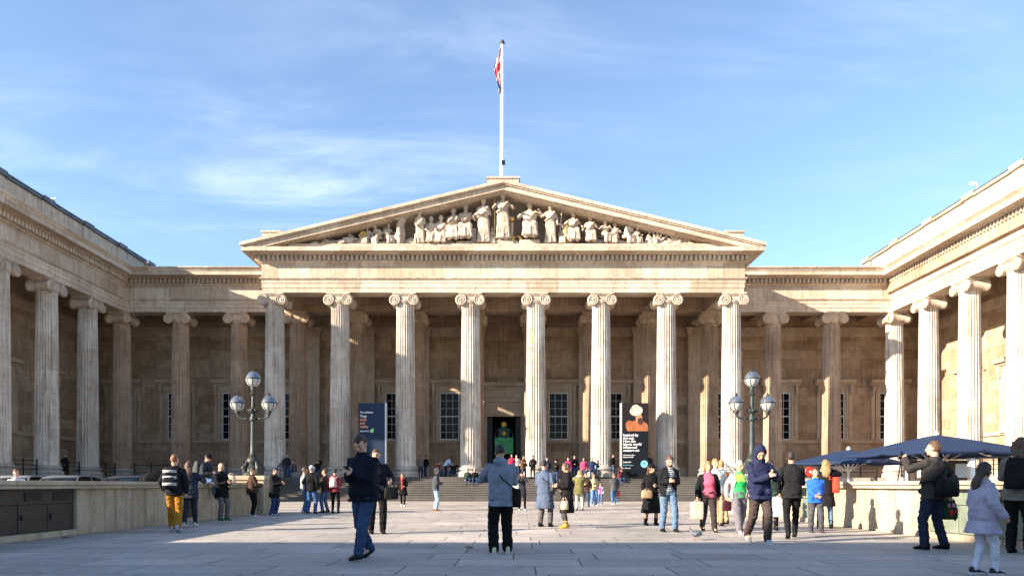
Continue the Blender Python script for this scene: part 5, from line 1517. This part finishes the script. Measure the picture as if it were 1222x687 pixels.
# walking man with a phone, left of the middle
b, F = person(-1.81, 10.75, 205, 'man in a black jacket and blue jeans walking with his head bent over his hands', 1.86, bulk=1.1, lod=1, hair=('dark','short'), top=((.007,.009,.017), 'jacket', .10), bottom=(DJEAN, 'straight'), shoes=BLACK,
    hands=PHONE_H, head=(32,0), feet=((-.085,.24,.085),(.085,-.26,.13)), lean=4)
phone(b, F, 'phone in the hands of the walking man in black jacket and jeans', (.0,.36,1.24), 45)
b, F = person(-2.62, 16.4, 165, 'tall man in a dark navy coat standing just behind the walking man', 1.92, lod=1, hair=('brown','short'), top=((.008,.010,.019), 'jacket', .18), bottom=(BLACK, 'straight'), hands=((-.26,.22,1.08), None), head=(5,20), feet=((-.10,.06,.085),(.13,-.04,.085)))
held_bag(b, F, 0, 'black bag held low by the tall man in navy', BLACK, .16, .07, .14, .10)

# pair of strollers by the left wall
b, F = person(-7.47, 16.9, 345, 'man in mustard trousers and a black jacket walking by the left wall', 1.82, lod=1, hair=('red','buzz'), top=((.010,.012,.018), 'jacket', .08), bottom=((.30,.14,.02), 'straight'), shoes=(.30,.33,.38), sole=WHITEC,
    feet=((-.10,.24,.085),(.10,-.26,.13)), head=(6,10))
backpack(b, F, 'black rucksack with pale stripes on the man in mustard trousers', (.012,.013,.016), size=1.08, band=(.40,.40,.38))
b, F = person(-8.0, 18.9, 350, 'woman with long brown hair in a dark jacket and leggings beside the mustard trousers', 1.72, fem=True, lod=1, hair=('brown','long'), top=((.025,.032,.045), 'puffer', .14), bottom=((.02,.025,.04), 'slim'), shoes=WHITEC, feet=((-.09,-.2,.10),(.09,.2,.085)), hands=(None, (.22,.15,1.35)))

# on and by the left wall
b, F = person(-9.50, 23.3, 105, 'man in a dark cap and blue jeans sitting on the left wall', 1.76, lod=1, hair=('dark','short'), hat=(BLACK,'cap'), top=((.03,.035,.045), 'jacket', .05), bottom=(JEAN, 'straight'), shoes=DGREY, hip=1.29, lean=14,
    feet=((-.10,.50,.86),(.12,.54,.83)), hands=((-.06,.36,1.48),(.10,.38,1.46)), head=(15,0))
backpack(b, F, 'grey and black rucksack worn by the man sitting on the left wall', (.06,.065,.07))
b, F = person(-8.62, 22.6, 120, 'bald man in a black coat and grey trousers leaning beside the left wall', 1.80, lod=1, hair=('dark','none'), top=(BLACK, 'coat', .22, .01), bottom=((.12,.10,.10), 'straight'), shoes=(.02,.12,.04), hands=((-.05,.30,1.14),(.08,.30,1.14)), head=(28,5), feet=((-.10,.10,.085),(.10,.04,.085)), lean=-4)
phone(b, F, 'phone held by the bald man beside the left wall', (.02,.38,1.18), 45)
b, F = person(-8.52, 25.0, 50, 'woman with dark hair in a brown leather jacket and black trousers at the wall end', 1.72, fem=True, lod=1, hair=('dark','short'), top=((.055,.032,.022), 'jacket', .06), bottom=(BLACK, 'straight'), shoes=WHITEC, head=(20,20), hands=((-.1,.3,1.1),(.1,.3,1.1)))
shoulder_bag(b, F, 'L', 'tan strap bag worn by the woman in the leather jacket', (.22,.09,.04), .05, .13, .12, .0)
b, F = person(-8.15, 26.2, 105, 'man in dark coat and jeans looking at his phone below the left lamp post', 1.74, lod=1, hair=('black','short'), top=((.010,.010,.012), 'coat', .25, .02), bottom=(DJEAN, 'straight'), shoes=(.30,.36,.42), head=(28,0), hands=((-.04,.32,1.18),(.06,.32,1.16)))
phone(b, F, 'phone of the man below the left lamp post', (.0,.40,1.21), 45)
b, F = person(-11.3, 30.6, 90, 'small person in a pale jacket half hidden behind the left wall', 1.52, lod=0, hair=('dark','short'), top=((.50,.47,.42), 'jacket', .05), bottom=(DJEAN, 'straight'))
def bag_on(x, y, z, rz, label, col, hx, hy, hz, name='bag'):
    m = soft_box((0,0,hz), hx, hy, hz, .7); m.v = [(a, b_, c + .02*noise.noise(Vector((a*9, b_*9, c*9)))) for a, b_, c in m.v]
    t = empty(name, (x, y, z), rz); tag(t, label, 'bag')
    m.build('bag_body', cloth(col), t, smooth=True)
    h = MB(); h.tube([(-hx*.5,0,2*hz-.02),(-hx*.3,0,2*hz+.07),(hx*.3,0,2*hz+.07),(hx*.5,0,2*hz-.02)], .014, 6); h.build('handle', cloth(col), t, smooth=True)
bag_on(-9.55, 20.2, 1.19, .4, 'black holdall lying on the coping of the left wall', (.009,.009,.010), .30, .18, .13, 'holdall')
bag_on(-9.6, 22.35, 1.19, 1.2, 'pale cloth bag on the left wall beside the sitting man', (.42,.43,.42), .26, .20, .07)
bag_on(-9.6, 25.9, 1.19, .2, 'beige bag on the left wall near the lamp post', (.50,.42,.30), .16, .12, .13)

# groups in front of the steps, left
b, F = person(-7.65, 28.3, 70, 'man in a grey jacket and jeans, left of the group before the steps', 1.80, lod=0, hair=('brown','short'), top=((.26,.27,.29), 'jacket', .12), bottom=(JEAN, 'straight'), shoes=WHITEC)
b, F = person(-7.28, 28.0, 15, 'man with a white cap in a black jacket, middle of the group before the steps', 1.86, lod=0, hair=('grey','short'), hat=((.55,.55,.54),'cap'), top=(BLACK, 'jacket', .10), bottom=((.05,.10,.22), 'straight'), shoes=DGREY, feet=((-.16,0,.085),(.14,0,.085)))
shoulder_bag(b, F, 'L', 'navy sling bag of the man in the white cap', NAVY, .06, .15, .12, .02)
b, F = person(-6.98, 28.9, 285, 'man in a dark brown jacket facing the white cap before the steps', 1.74, lod=0, hair=('brown','short'), top=((.05,.035,.03), 'jacket', .06), bottom=(JEAN, 'straight'), hands=((-.1,.3,1.15),(.1,.3,1.1)))
b, F = person(-6.42, 28.2, 2, 'person in a dark red jacket seen from behind with a pale rucksack', 1.74, lod=0, hair=('black','short'), top=((.20,.03,.035), 'jacket', .06), bottom=(BLACK, 'slim'), shoes=BLACK)
backpack(b, F, 'pale pink rucksack on the back of the red jacket', (.50,.36,.36), (.40,.28,.28), .85)
b, F = person(-5.05, 37.1, 175, 'woman in a black coat with a long red scarf walking from the steps', 1.70, fem=True, lod=0, hair=('red','long'), top=(BLACK, 'coat', .30), bottom=(BLACK, 'slim'), shoes=WHITEC, scarf=(.42,.05,.07), feet=WALK)
b, F = person(-2.76, 31.0, 80, 'grey-haired man in a charcoal sweater, pale jeans and brown shoes facing right', 1.86, lod=0, hair=('grey','short'), top=((.055,.06,.065), 'sweater', .10), bottom=((.22,.34,.48), 'straight'), shoes=(.22,.10,.03), hands=((-.16,.26,1.10),(.10,.24,1.08)))

# middle groups
b, F = person(.95, 31.0, 180, 'woman in dark clothes holding a camera to her face behind the hooded man', 1.64, fem=True, lod=0, hair=('dark','bob'), top=((.03,.03,.038), 'jacket', .22), bottom=(BLACK, 'slim'), shoes=WHITEC, hands=((-.07,.24,1.56),(.07,.24,1.56)), elbow=((-.7,.1,-1),(.7,.1,-1)))
held_bag(b, F, 1, 'white tote bag at the side of the photographing woman', WHITEC, .15, .05, .19, .06, 'tote_bag', 'tote bag', at=(.27,.08,1.22))
b, F = person(1.32, 19.1, 25, 'man in a long grey-blue raincoat and grey trousers seen from behind', 1.76, lod=1, hair=('black','short'), top=((.075,.10,.155), 'coat', .42, .05), bottom=((.085,.08,.08), 'straight'), shoes=BLACK, head=(15,25), hands=((-.12,.3,1.15),None), feet=((-.13,0,.085),(.14,.03,.085)))
shoulder_bag(b, F, 'R', 'grey shoulder bag on the man in the raincoat', (.05,.055,.065), .06, .13, .10, .12)
b, F = person(1.86, 18.5, 262, 'woman in a long black coat and yellow boots facing the man in the raincoat', 1.68, fem=True, lod=1, hair=('brown','bob'), top=((.012,.010,.011), 'coat', .50, .03), bottom=(DGREY, 'slim'), shoes=(.50,.28,.06), boots=True, head=(20,0), hands=((-.12,.26,1.12),(.12,.28,1.12)))
held_bag(b, F, 0, 'orange and white handbag held by the woman in yellow boots', (.62,.42,.28), .17, .08, .11, .10, at=(-.24,.12,.80))
b, F = person(3.41, 31.0, 8, 'woman in an olive parka with a pale fur hood, arms raised to take a picture', 1.74, fem=True, lod=0, hair=('blonde','bob'), top=((.13,.12,.045), 'parka', .22, .02), bottom=((.50,.46,.42), 'slim'), shoes=DGREY, hood='fur', fur=(.55,.43,.30), hands=((-.14,.30,1.45),(.14,.30,1.45)), elbow=((-1,0,-.5),(1,0,-.5)))
b, F = person(2.9, 31.6, 200, 'person in a black puffer coat just left of the olive parka', 1.70, lod=0, hair=('black','short'), top=(BLACK, 'puffer', .2), bottom=(DJEAN, 'straight'))
b, F = person(4.30, 36.5, 190, 'person in a brown jacket just right of the olive parka', 1.70, lod=0, hair=('red','long'), top=((.07,.04,.03), 'jacket', .15), bottom=(DJEAN, 'slim'))
b, F = person(4.96, 38.6, 165, 'woman in a beige jacket and wide blue jeans by the foot of the steps', 1.74, fem=True, lod=0, hair=('dark','long'), top=((.42,.32,.20), 'jacket', .05), bottom=((.10,.20,.40), 'wide'), shoes=WHITEC)
b, F = person(5.50, 40.2, 190, 'small child in a white jacket and bright pink top by the foot of the steps', 1.22, fem=True, lod=0, hair=('dark','long'), top=((.55,.52,.52), 'jacket', .05), inner=(.60,.05,.30), open=.09, bottom=(JEAN, 'straight'), shoes=WHITEC)
b, F = person(6.28, 40.2, 340, 'man in a dark grey jacket and jeans with a red bag before the steps', 1.80, lod=0, hair=('brown','short'), top=((.075,.07,.075), 'jacket', .14), bottom=((.06,.13,.24), 'straight'), shoes=WHITEC)
held_bag(b, F, 1, 'red carrier bag in the hand of the man in dark grey', (.55,.05,.03), .17, .06, .16, .06, 'carrier_bag', 'bag')

# woman in black hat and the man with the phone
b, F = person(4.30, 19.9, 172, 'woman in a black coat and black hat standing behind the man with a phone', 1.68, fem=True, lod=1, hair=('brown','long'), hat=(BLACK,'brim'), top=((.007,.007,.008), 'coat', .56, .09), bottom=None, tights=(.30,.17,.12), shoes=BLACK, boots=True, hands=((-.05,.28,1.12), None), head=(15,-20))
held_bag(b, F, 1, 'tan handbag of the woman in the black hat', (.40,.26,.15), .15, .07, .11, .06, at=(.20,.22,1.02))
b, F = person(4.13, 17.05, 176, 'bearded man in an open black jacket, striped shirt and blue jeans looking at his phone', 1.81, lod=1, hair=('brown','short'), beard='brown', top=((.011,.011,.013), 'jacket', .10), inner=striped('striped_shirt', (.55,.55,.56), (.05,.055,.07), 42), open=.10, bottom=((.095,.155,.235), 'straight'), shoes=(.009,.009,.010), boots=True, hands=((-.07,.29,1.15),(.08,.29,1.15)), head=(28,5), feet=((-.15,.06,.085),(.13,-.02,.085)))
phone(b, F, 'phone held by the bearded man in the striped shirt', (.0,.37,1.18), 45)
backpack(b, F, 'black rucksack worn by the bearded man', (.03,.03,.033), size=.85)
# two women walking
b, F = person(5.10, 17.1, 182, 'woman in a pink fleece and open black jacket walking with a paper bag', 1.66, fem=True, bulk=1.14, lod=1, hair=('blonde','bob'), hair_len=.06, top=((.009,.009,.010), 'jacket', .06), inner=(.62,.10,.17), open=.16, bottom=((.035,.028,.028), 'straight'), shoes=BLACK, feet=WALK, hands=((-.27,-.06,.90), (.30,.10,.88)))
held_bag(b, F, 1, 'white paper carrier bag in the hand of the woman in pink', (.48,.40,.31), .15, .055, .21, .05, 'paper_bag', 'paper bag', taper=1.0, rough=.9, ex=.25)
b, F = person(5.60, 16.4, 178, 'grey-haired woman in a bright green printed shirt and open grey jacket', 1.66, fem=True, bulk=1.1, lod=1, hair=('white','short'), top=((.30,.29,.29), 'jacket', .08), inner=printed('green_printed_shirt', (.02,.42,.10), (.55,.60,.05), 1.28, .09), open=.15, bottom=((.135,.125,.145), 'wide'), shoes=(.30,.30,.33), feet=WALKR, hands=((-.28,.12,.90), (.28,-.04,.90)), skin='pale')
held_bag(b, F, 1, 'dark maroon bag hanging from the arm of the woman in green', (.05,.012,.02), .10, .06, .11, .04)
b, F = person(6.02, 19.6, 185, 'person in a white top behind the woman in pink', 1.82, lod=1, hair=('blonde','short'), top=((.50,.50,.50), 'sweater', .05), bottom=((.30,.22,.14), 'straight'))
b, F = person(6.38, 20.3, 350, 'person in a teal jacket with an orange band behind the woman in green', 1.80, lod=1, hair=('blonde','short'), top=(striped('banded_jacket', (.02,.16,.20), (.40,.14,.04), 6.5), 'jacket', .08), bottom=((.36,.26,.14), 'straight'))

# right-hand group
b, F = person(5.10, 13.6, 172, 'man with a navy hood up looking at his phone, brown trousers and white trainers', 1.84, lod=1, hair=('dark','none'), beard='dark', hood='up', top=((.018,.022,.058), 'jacket', .12), bottom=((.055,.040,.038), 'straight'), shoes=(.40,.40,.40), sole=WHITEC, hands=((-.12,.31,1.24),(.02,.32,1.20)), head=(32,10), feet=((-.09,.10,.085),(.10,-.30,.16)))
phone(b, F, 'phone of the man with the navy hood', (-.05,.40,1.25), 45)
b, F = person(6.75, 17.6, 195, 'woman in dark green glimpsed between the navy hood and the black leather jacket', 1.70, fem=True, lod=1, hair=('dark','long'), top=((.02,.05,.04), 'jacket', .1), bottom=(BLACK, 'slim'))
b, F = person(6.21, 14.9, 15, 'man in a black leather jacket walking away with a white shopping bag', 1.80, lod=1, hair=('dark','short'), top=((.015,.015,.016), 'jacket', .10), bottom=((.009,.009,.010), 'slim'), shoes=BLACK, feet=((-.09,-.24,.13),(.09,.26,.085)), head=(0,15))
held_bag(b, F, 0, 'white shopping bag held by the man in black leather', (.50,.47,.44), .15, .05, .21, .05, 'shopping_bag', 'shopping bag', taper=1.0, ex=.25)
b, F = person(7.47, 16.7, 190, 'boy in a bright blue jacket with neon yellow cuffs, hands clasped', 1.50, lod=1, hair=('brown','short'), top=((.025,.11,.42), 'jacket', .10), bottom=((.06,.06,.07), 'straight'), shoes=DGREY, hands=((-.03,.25,1.02),(.04,.26,1.00)), head=(5,-15))
for i in (0, 1):
    m = MB(); m.tube([F.el[i]*.22+F.wr[i]*.78, F.wr[i]], [.052*F.s,.050*F.s], 12); m.build('neon_cuff', cloth((.55,.62,.04)), b, smooth=True)
m = MB(); m.lathe([(.078*F.s,-.03),(.088*F.s,.0),(.074*F.s,.035)], 16, F.neck, cap=False); m.build('neon_collar', cloth((.55,.62,.04)), b, smooth=True)
b, F = person(8.40, 18.3, 20, 'blonde woman in a long black coat and jeans with a red shoulder bag', 1.74, fem=True, lod=1, hair=('blonde','long'), top=((.012,.011,.012), 'coat', .34, .03), bottom=((.10,.20,.34), 'slim'), shoes=BLACK, boots=True, hands=(None,(.12,.20,1.48)), elbow=(None,(1,0,-.4)))
shoulder_bag(b, F, 'R', 'large red bag on the shoulder of the blonde woman', (.60,.055,.03), .09, .18, .20, .20, cross=False, strapc=(.55,.05,.03))
b, F = person(7.66, 12.4, 338, 'man in a dark brown-grey jacket raising a camera, seen from behind on the right', 1.86, lod=1, hair=('brown','short'), top=((.036,.032,.030), 'jacket', .10), bottom=((.018,.024,.045), 'straight'), shoes=BLACK, hands=((-.16,.38,1.46),(.40,.02,.93)), elbow=((-.8,.1,-1),None), head=(-4,-20), feet=((-.20,.0,.085),(.17,-.06,.085)))
phone(b, F, 'small camera raised by the man in the brown-grey jacket', (-.13,.47,1.52), 90)
m1 = soft_box(F.hip + Vector((.02,-.25,.10)), .22, .07, .165, .96, ex=.3)
st = MB(); st.tube([F.hip+Vector((-.19,-.21,.22)), F.hip+F.u*.42+Vector((.02,-.20,0)), F.sh[1]*.7+F.neck*.3+F.u*.06, F.hip+F.u*.36+Vector((.05,.20,0)), F.hip+Vector((-.20,.10,.16)), F.hip+Vector((-.19,-.21,.22))], .026, 8, flat=(1,.4))
own([('bag_body', m1, cloth((.006,.006,.007), .55)), ('strap', st, cloth((.006,.006,.007)))], 'laptop_bag', 'black laptop bag slung across the back of the man raising a camera', 'laptop bag', b, F.hip + Vector((.02,-.25,-.06)))
def flowers(c):
    L_ = []
    for dx_, dz_, r_, cc in ((-.03,-.05,.055,(.55,.03,.03)), (-.09,.07,.035,(.60,.25,.30)), (.02,.08,.035,(.60,.30,.34)), (.09,-.02,.03,(.50,.04,.05)), (.08,.06,.02,(.30,.35,.5))):
        for s_ in (-1, 1):
            m = MB()
            for k in range(5): m.ell((c[0]+dx_+r_*.6*math.cos(k*1.257), c[1]+s_*.088, c[2]+dz_+r_*.6*math.sin(k*1.257)), (r_*.6,.012,r_*.6), 8, 5)
            L_.append(('flower_print', m, cloth(cc)))
    return L_
held_bag(b, F, 1, 'dark green bag printed with red flowers in the hand of the man raising a camera', (.012,.045,.02), .18, .085, .17, .07, 'carrier_bag', 'bag', taper=.7, extra=flowers)
b, F = person(6.17, 8.85, 84, 'girl with long dark hair in a lilac furry coat and white leggings', 1.38, fem=True, lod=1, hair=('dark','long'), hair_len=.36, skin='tan', top=((.34,.32,.40), 'puffer', .26, .06), bottom=((.52,.54,.62), 'slim'), shoes=(.03,.03,.04), sole=WHITEC, feet=((-.09,-.06,.085),(.09,.14,.085)), hands=((-.22,.16,.92),(.26,.14,.92)))
b, F = person(8.55, 11.6, 52, 'person at the right edge with a black rucksack, grey jacket and black trousers', 1.86, lod=1, hair=('brown','long'), hair_len=.16, top=((.16,.145,.125), 'jacket', .10), bottom=(BLACK, 'straight'), shoes=BLACK, hands=((-.12,.3,1.2),(.12,.3,1.2)))
backpack(b, F, 'black rucksack of the person at the right edge', (.006,.006,.007))
b, F = person(-14.3, 21.5, 150, 'person in a white jacket beyond the left wall beside the parked cars', 1.58, lod=0, hair=('red','short'), top=((.55,.52,.52), 'jacket', .1), bottom=(DJEAN, 'straight'))

# ---- people on the steps and under the portico
def stp(i): return 48.6 + .345*i + .16, ZS*(i+1)/11
SIT = dict(hip=.10, feet=((-.12,.40,-.22),(.12,.42,-.22)), lean=10)
PG = 'visitors on the steps and under the portico'
def far(px_x, i, face, label, H=1.7, **kw):
    y_, z_ = stp(i) if i < 10 else (kw.pop('yy', 52.9), ZS)
    kw.setdefault('lod', -1); kw.setdefault('hair', ('dark','short')); kw.setdefault('bottom', (DJEAN, 'straight'))
    return person(px_x, y_, face, label, H, z=z_, group=PG, **kw)
far(-6.35, 10, 150, 'visitor in a grey jacket standing at a column base left of the door', top=((.18,.17,.17),'jacket'), yy=55.2)
far(-5.95, 10, 230, 'visitor in black beside the grey jacket at the column base', top=(BLACK,'jacket'), yy=55.4)
far(-4.35, 10, 60, 'visitor in a pale blue shirt bending over at the top of the steps', lean=38, top=((.38,.48,.66),'sweater'), bottom=(NAVY,'straight'), yy=54.0, hands=((-.2,.55,.9),(.2,.55,.9)))
far(-3.75, 10, 200, 'visitor in black sitting by the bending visitor in pale blue', top=(BLACK,'jacket'), yy=54.2, hip=.34, feet=((-.12,.42,.09),(.12,.44,.09)))
far(-4.95, 10, 120, 'visitor in dark red crouching left of the pale blue shirt', top=((.25,.02,.03),'jacket'), yy=54.0, hip=.40, feet=((-.12,.36,.09),(.12,.38,.09)), lean=15)
far(-2.0, 8, 180, 'visitor in black with grey hair sitting on the upper steps left of the hooded man', top=(BLACK,'jacket'), hair=('grey','short'), **SIT)
far(-2.55, 8, 170, 'visitor in dark green sitting on the steps at the far left of a pair', top=((.03,.05,.03),'jacket'), **SIT)
far(.62, 10, 200, 'visitor in a crimson jacket standing in front of the door', top=((.28,.02,.05),'jacket'), yy=53.4)
far(1.02, 10, 170, 'visitor in pale grey standing right of the crimson jacket', top=((.48,.46,.45),'jacket'), yy=54.2)
far(1.45, 9, 150, 'visitor in a brown coat on the top step right of the door', top=((.09,.05,.03),'coat', .2))
far(2.15, 9, 190, 'visitor all in black before a column right of the door', top=(BLACK,'jacket'), bottom=(BLACK,'slim'))
far(3.15, 8, 180, 'visitor in dark navy at the left of the crowd on the steps', top=(NAVY,'jacket'))
far(3.75, 7, 200, 'visitor with a black hat in the crowd on the steps', top=(BLACK,'jacket'), hat=(BLACK,'beanie'))
far(4.65, 8, 180, 'visitor in a bright pink jacket with black hair on the steps', fem=True, top=((.55,.03,.20),'jacket'), hair=('black','long'))
far(5.15, 9, 180, 'visitor in black on the top step between the two pink jackets', top=(BLACK,'jacket'))
far(5.75, 8, 185, 'visitor in a rose jacket on the steps, right of the bright pink jacket', fem=True, top=((.45,.05,.12),'jacket'), hair=('dark','bob'))
b, F = far(6.35, 8, 170, 'visitor in a dark blue coat with a light blue bag on the steps', top=(NAVY,'coat',.15))
shoulder_bag(b, F, 'L', 'light blue shoulder bag on the steps', (.16,.34,.55), .07, .15, .14, .12)
far(6.9, 10, 200, 'visitor in black at the foot of a column, sitting right of the crowd', top=(BLACK,'jacket'), yy=52.85, hip=.42, feet=((-.12,.40,.09),(.12,.42,.09)))
far(8.05, 10, 120, 'visitor in black standing left of the turban banner', top=(BLACK,'jacket'), yy=52.9)
far(8.35, 8, 160, 'visitor in maroon sitting on the steps under the turban banner', top=((.10,.02,.03),'jacket'), **SIT)
far(10.65, 10, 200, 'visitor with dark jacket standing right of the turban banner', top=((.03,.03,.035),'jacket'), yy=52.7)
far(-13.6, 10, 170, 'visitor in a black jacket sitting by a column base far left on the portico', top=(BLACK,'jacket'), yy=52.8, hip=.44, feet=((-.12,.42,.09),(.12,.42,.09)))
far(-15.9, 10, 140, 'visitor in dark clothes at the top of the left handrail, standing', top=((.02,.02,.025),'jacket'), yy=53.0)
far(-15.3, 10, 210, 'visitor in dark grey sitting at the top of the left handrail', top=(DGREY,'jacket'), yy=52.7, hip=.42, feet=((-.12,.42,.09),(.12,.42,.09)))
person(-30.75, 50.6, 100, 'dark figure standing between columns of the left wing', 1.62, z=ZS, lod=-1, hair=('black','short'), top=(BLACK,'jacket'), bottom=(BLACK,'straight'))

# ---- cafe guests sitting on chairs behind the right wall
def chair(x, y, rz, label, src=[]):
    if not src:
        t = empty('cafe_chair', (0,0,0)); m = MB(); m.box(-.21,.21,-.21,.21,.42,.45); m.build('seat', M_ALU, t, bevel=.01)
        m = MB(); m.tube([(-.2,-.21,.45),(-.2,-.25,.82),(.2,-.25,.82),(.2,-.21,.45)], .014, 6)
        for z_ in (.6,.7): m.box(-.19,.19,-.245,-.23,z_,z_+.06)
        m.build('backrest', M_ALU, t)
        for a in (-1, 1):
            for c_ in (-1, 1):
                m = MB(); m.tube([(a*.22,c_*.22,0),(a*.19,c_*.19,.42)], .014, 6); m.build('leg', M_ALU, t)
        src.append(t)
    else: t = copy_tree(src[0])
    t.location = (x, y, 0); t.rotation_euler = (0,0,rz); tag(t, label, 'chair', 'cafe chairs')
for (x, y, face, what, top, hair) in ((11.6,22.3,100,'in a black coat with dark hair, left guest at the wall-side cafe table',(.009,.009,.010),('dark','short')), (12.75,21.2,340,'in brown with red hair, second cafe guest from the left',(.10,.05,.03),('red','short')),
        (13.6,22.3,260,'in dark blue, cafe guest beside the patio heater',(.02,.03,.07),('dark','bob')), (12.2,19.6,95,'in a pale shirt, cafe guest left of the photographing man',(.48,.45,.42),('brown','short')),
        (14.2,19.8,265,'grey-haired in a dark jacket, cafe guest right of the photographing man',(.04,.045,.06),('grey','short')), (13.0,17.2,80,'with long brown hair, cafe guest behind the girl in lilac',(.16,.10,.07),('brown','long')),
        (14.7,17.5,270,'in a red sweater, cafe guest at the right edge',(.30,.04,.03),('black','short')), (12.1,27.1,90,'in black under the far parasol, cafe guest',(.02,.02,.02),('dark','short'))):
    chair(x, y, -R(face), 'grey metal cafe chair of the guest ' + ' '.join(what.replace(', cafe guest', '').split()[:8]))
    person(x, y, face, 'guest ' + what, 1.72, lod=0, hair=hair, top=(top,'jacket',.02), bottom=(DJEAN,'straight'), hip=.55, feet=((-.12,.42,.085),(.12,.44,.085)), hands=((-.15,.36,.80),(.15,.36,.80)), lean=4)

# ------------------------------------------------------------------ pigeon and fallen leaves
pg = empty('pigeon', (4.1, 14.45, 0), R(108)); tag(pg, 'grey pigeon on the paving in front of the walking women', 'pigeon')
m = MB()
m.rings([[(w*math.cos(2*PI*j/14), y_, z_ + h*math.sin(2*PI*j/14)) for j in range(14)] for y_, w, h, z_ in ((-.17,.012,.008,.10),(-.13,.035,.015,.105),(-.08,.055,.040,.115),(-.02,.070,.062,.125),(.04,.068,.066,.135),(.08,.050,.055,.155),(.10,.034,.040,.185),(.11,.028,.030,.215),(.12,.030,.030,.235),(.135,.024,.024,.245),(.15,.010,.010,.245))])
m.tube([(0,.145,.243),(0,.172,.236)], [.008,.003], 6)
pb = remesh(m, 'pigeon_body', .006, mat('pigeon_grey', (.13,.14,.17), .6, var=.3, vscale=30), pg, smooth=3)
for a in (-1, 1):
    m = MB(); m.ell((0,0,0), (.016,.10,.045), 12, 8); w_ = m.build('wing', mat('pigeon_wing', (.20,.21,.24), .6, var=.4, vscale=25), pb, smooth=True); w_.location = (a*.062,-.03,.135); w_.rotation_euler = (R(-8),0,R(a*-6))
    m = MB(); m.tube([(a*.022,.0,.07),(a*.022,.012,.004)], .005, 6)
    for q in (-.4,0,.4): m.tube([(a*.022,.012,.006),(a*.022+.025*math.sin(q),.012+.03*math.cos(q),.004)], .004, 5)
    m.build('leg', mat('pigeon_leg', (.35,.08,.07), .6), pb)
def leaf(x, y, rz, label):
    m = MB(); n = 14; vs = [(0,0,.02)]; 
    for k in range(n):
        a = 2*PI*k/n; r_ = .075*(.6+.4*abs(math.cos(a*2.5))); vs.append((r_*math.cos(a), r_*1.2*math.sin(a), .006+.035*abs(math.sin(a*1.5))))
    m.add(vs, [(0, k+1, (k+1) % n + 1) for k in range(n)]); m.tube([(0,-.07,.02),(.01,-.13,.03)], .003, 5)
    o = m.build('fallen_leaf', mat('dry_leaf', (.22,.10,.035), .8, var=.3, vscale=30)); o.location = (x, y, .002); o.rotation_euler = (0,0,rz)
    so = o.modifiers.new('thick', 'SOLIDIFY'); so.thickness = .002
    tag(o, label, 'leaf', 'fallen leaves')
leaf(-.33, 12.5, .5, 'dry brown leaf on the paving left of the hooded man'); leaf(-8.8, 14.9, 2.0, 'dry brown leaf on the paving below the left wall')
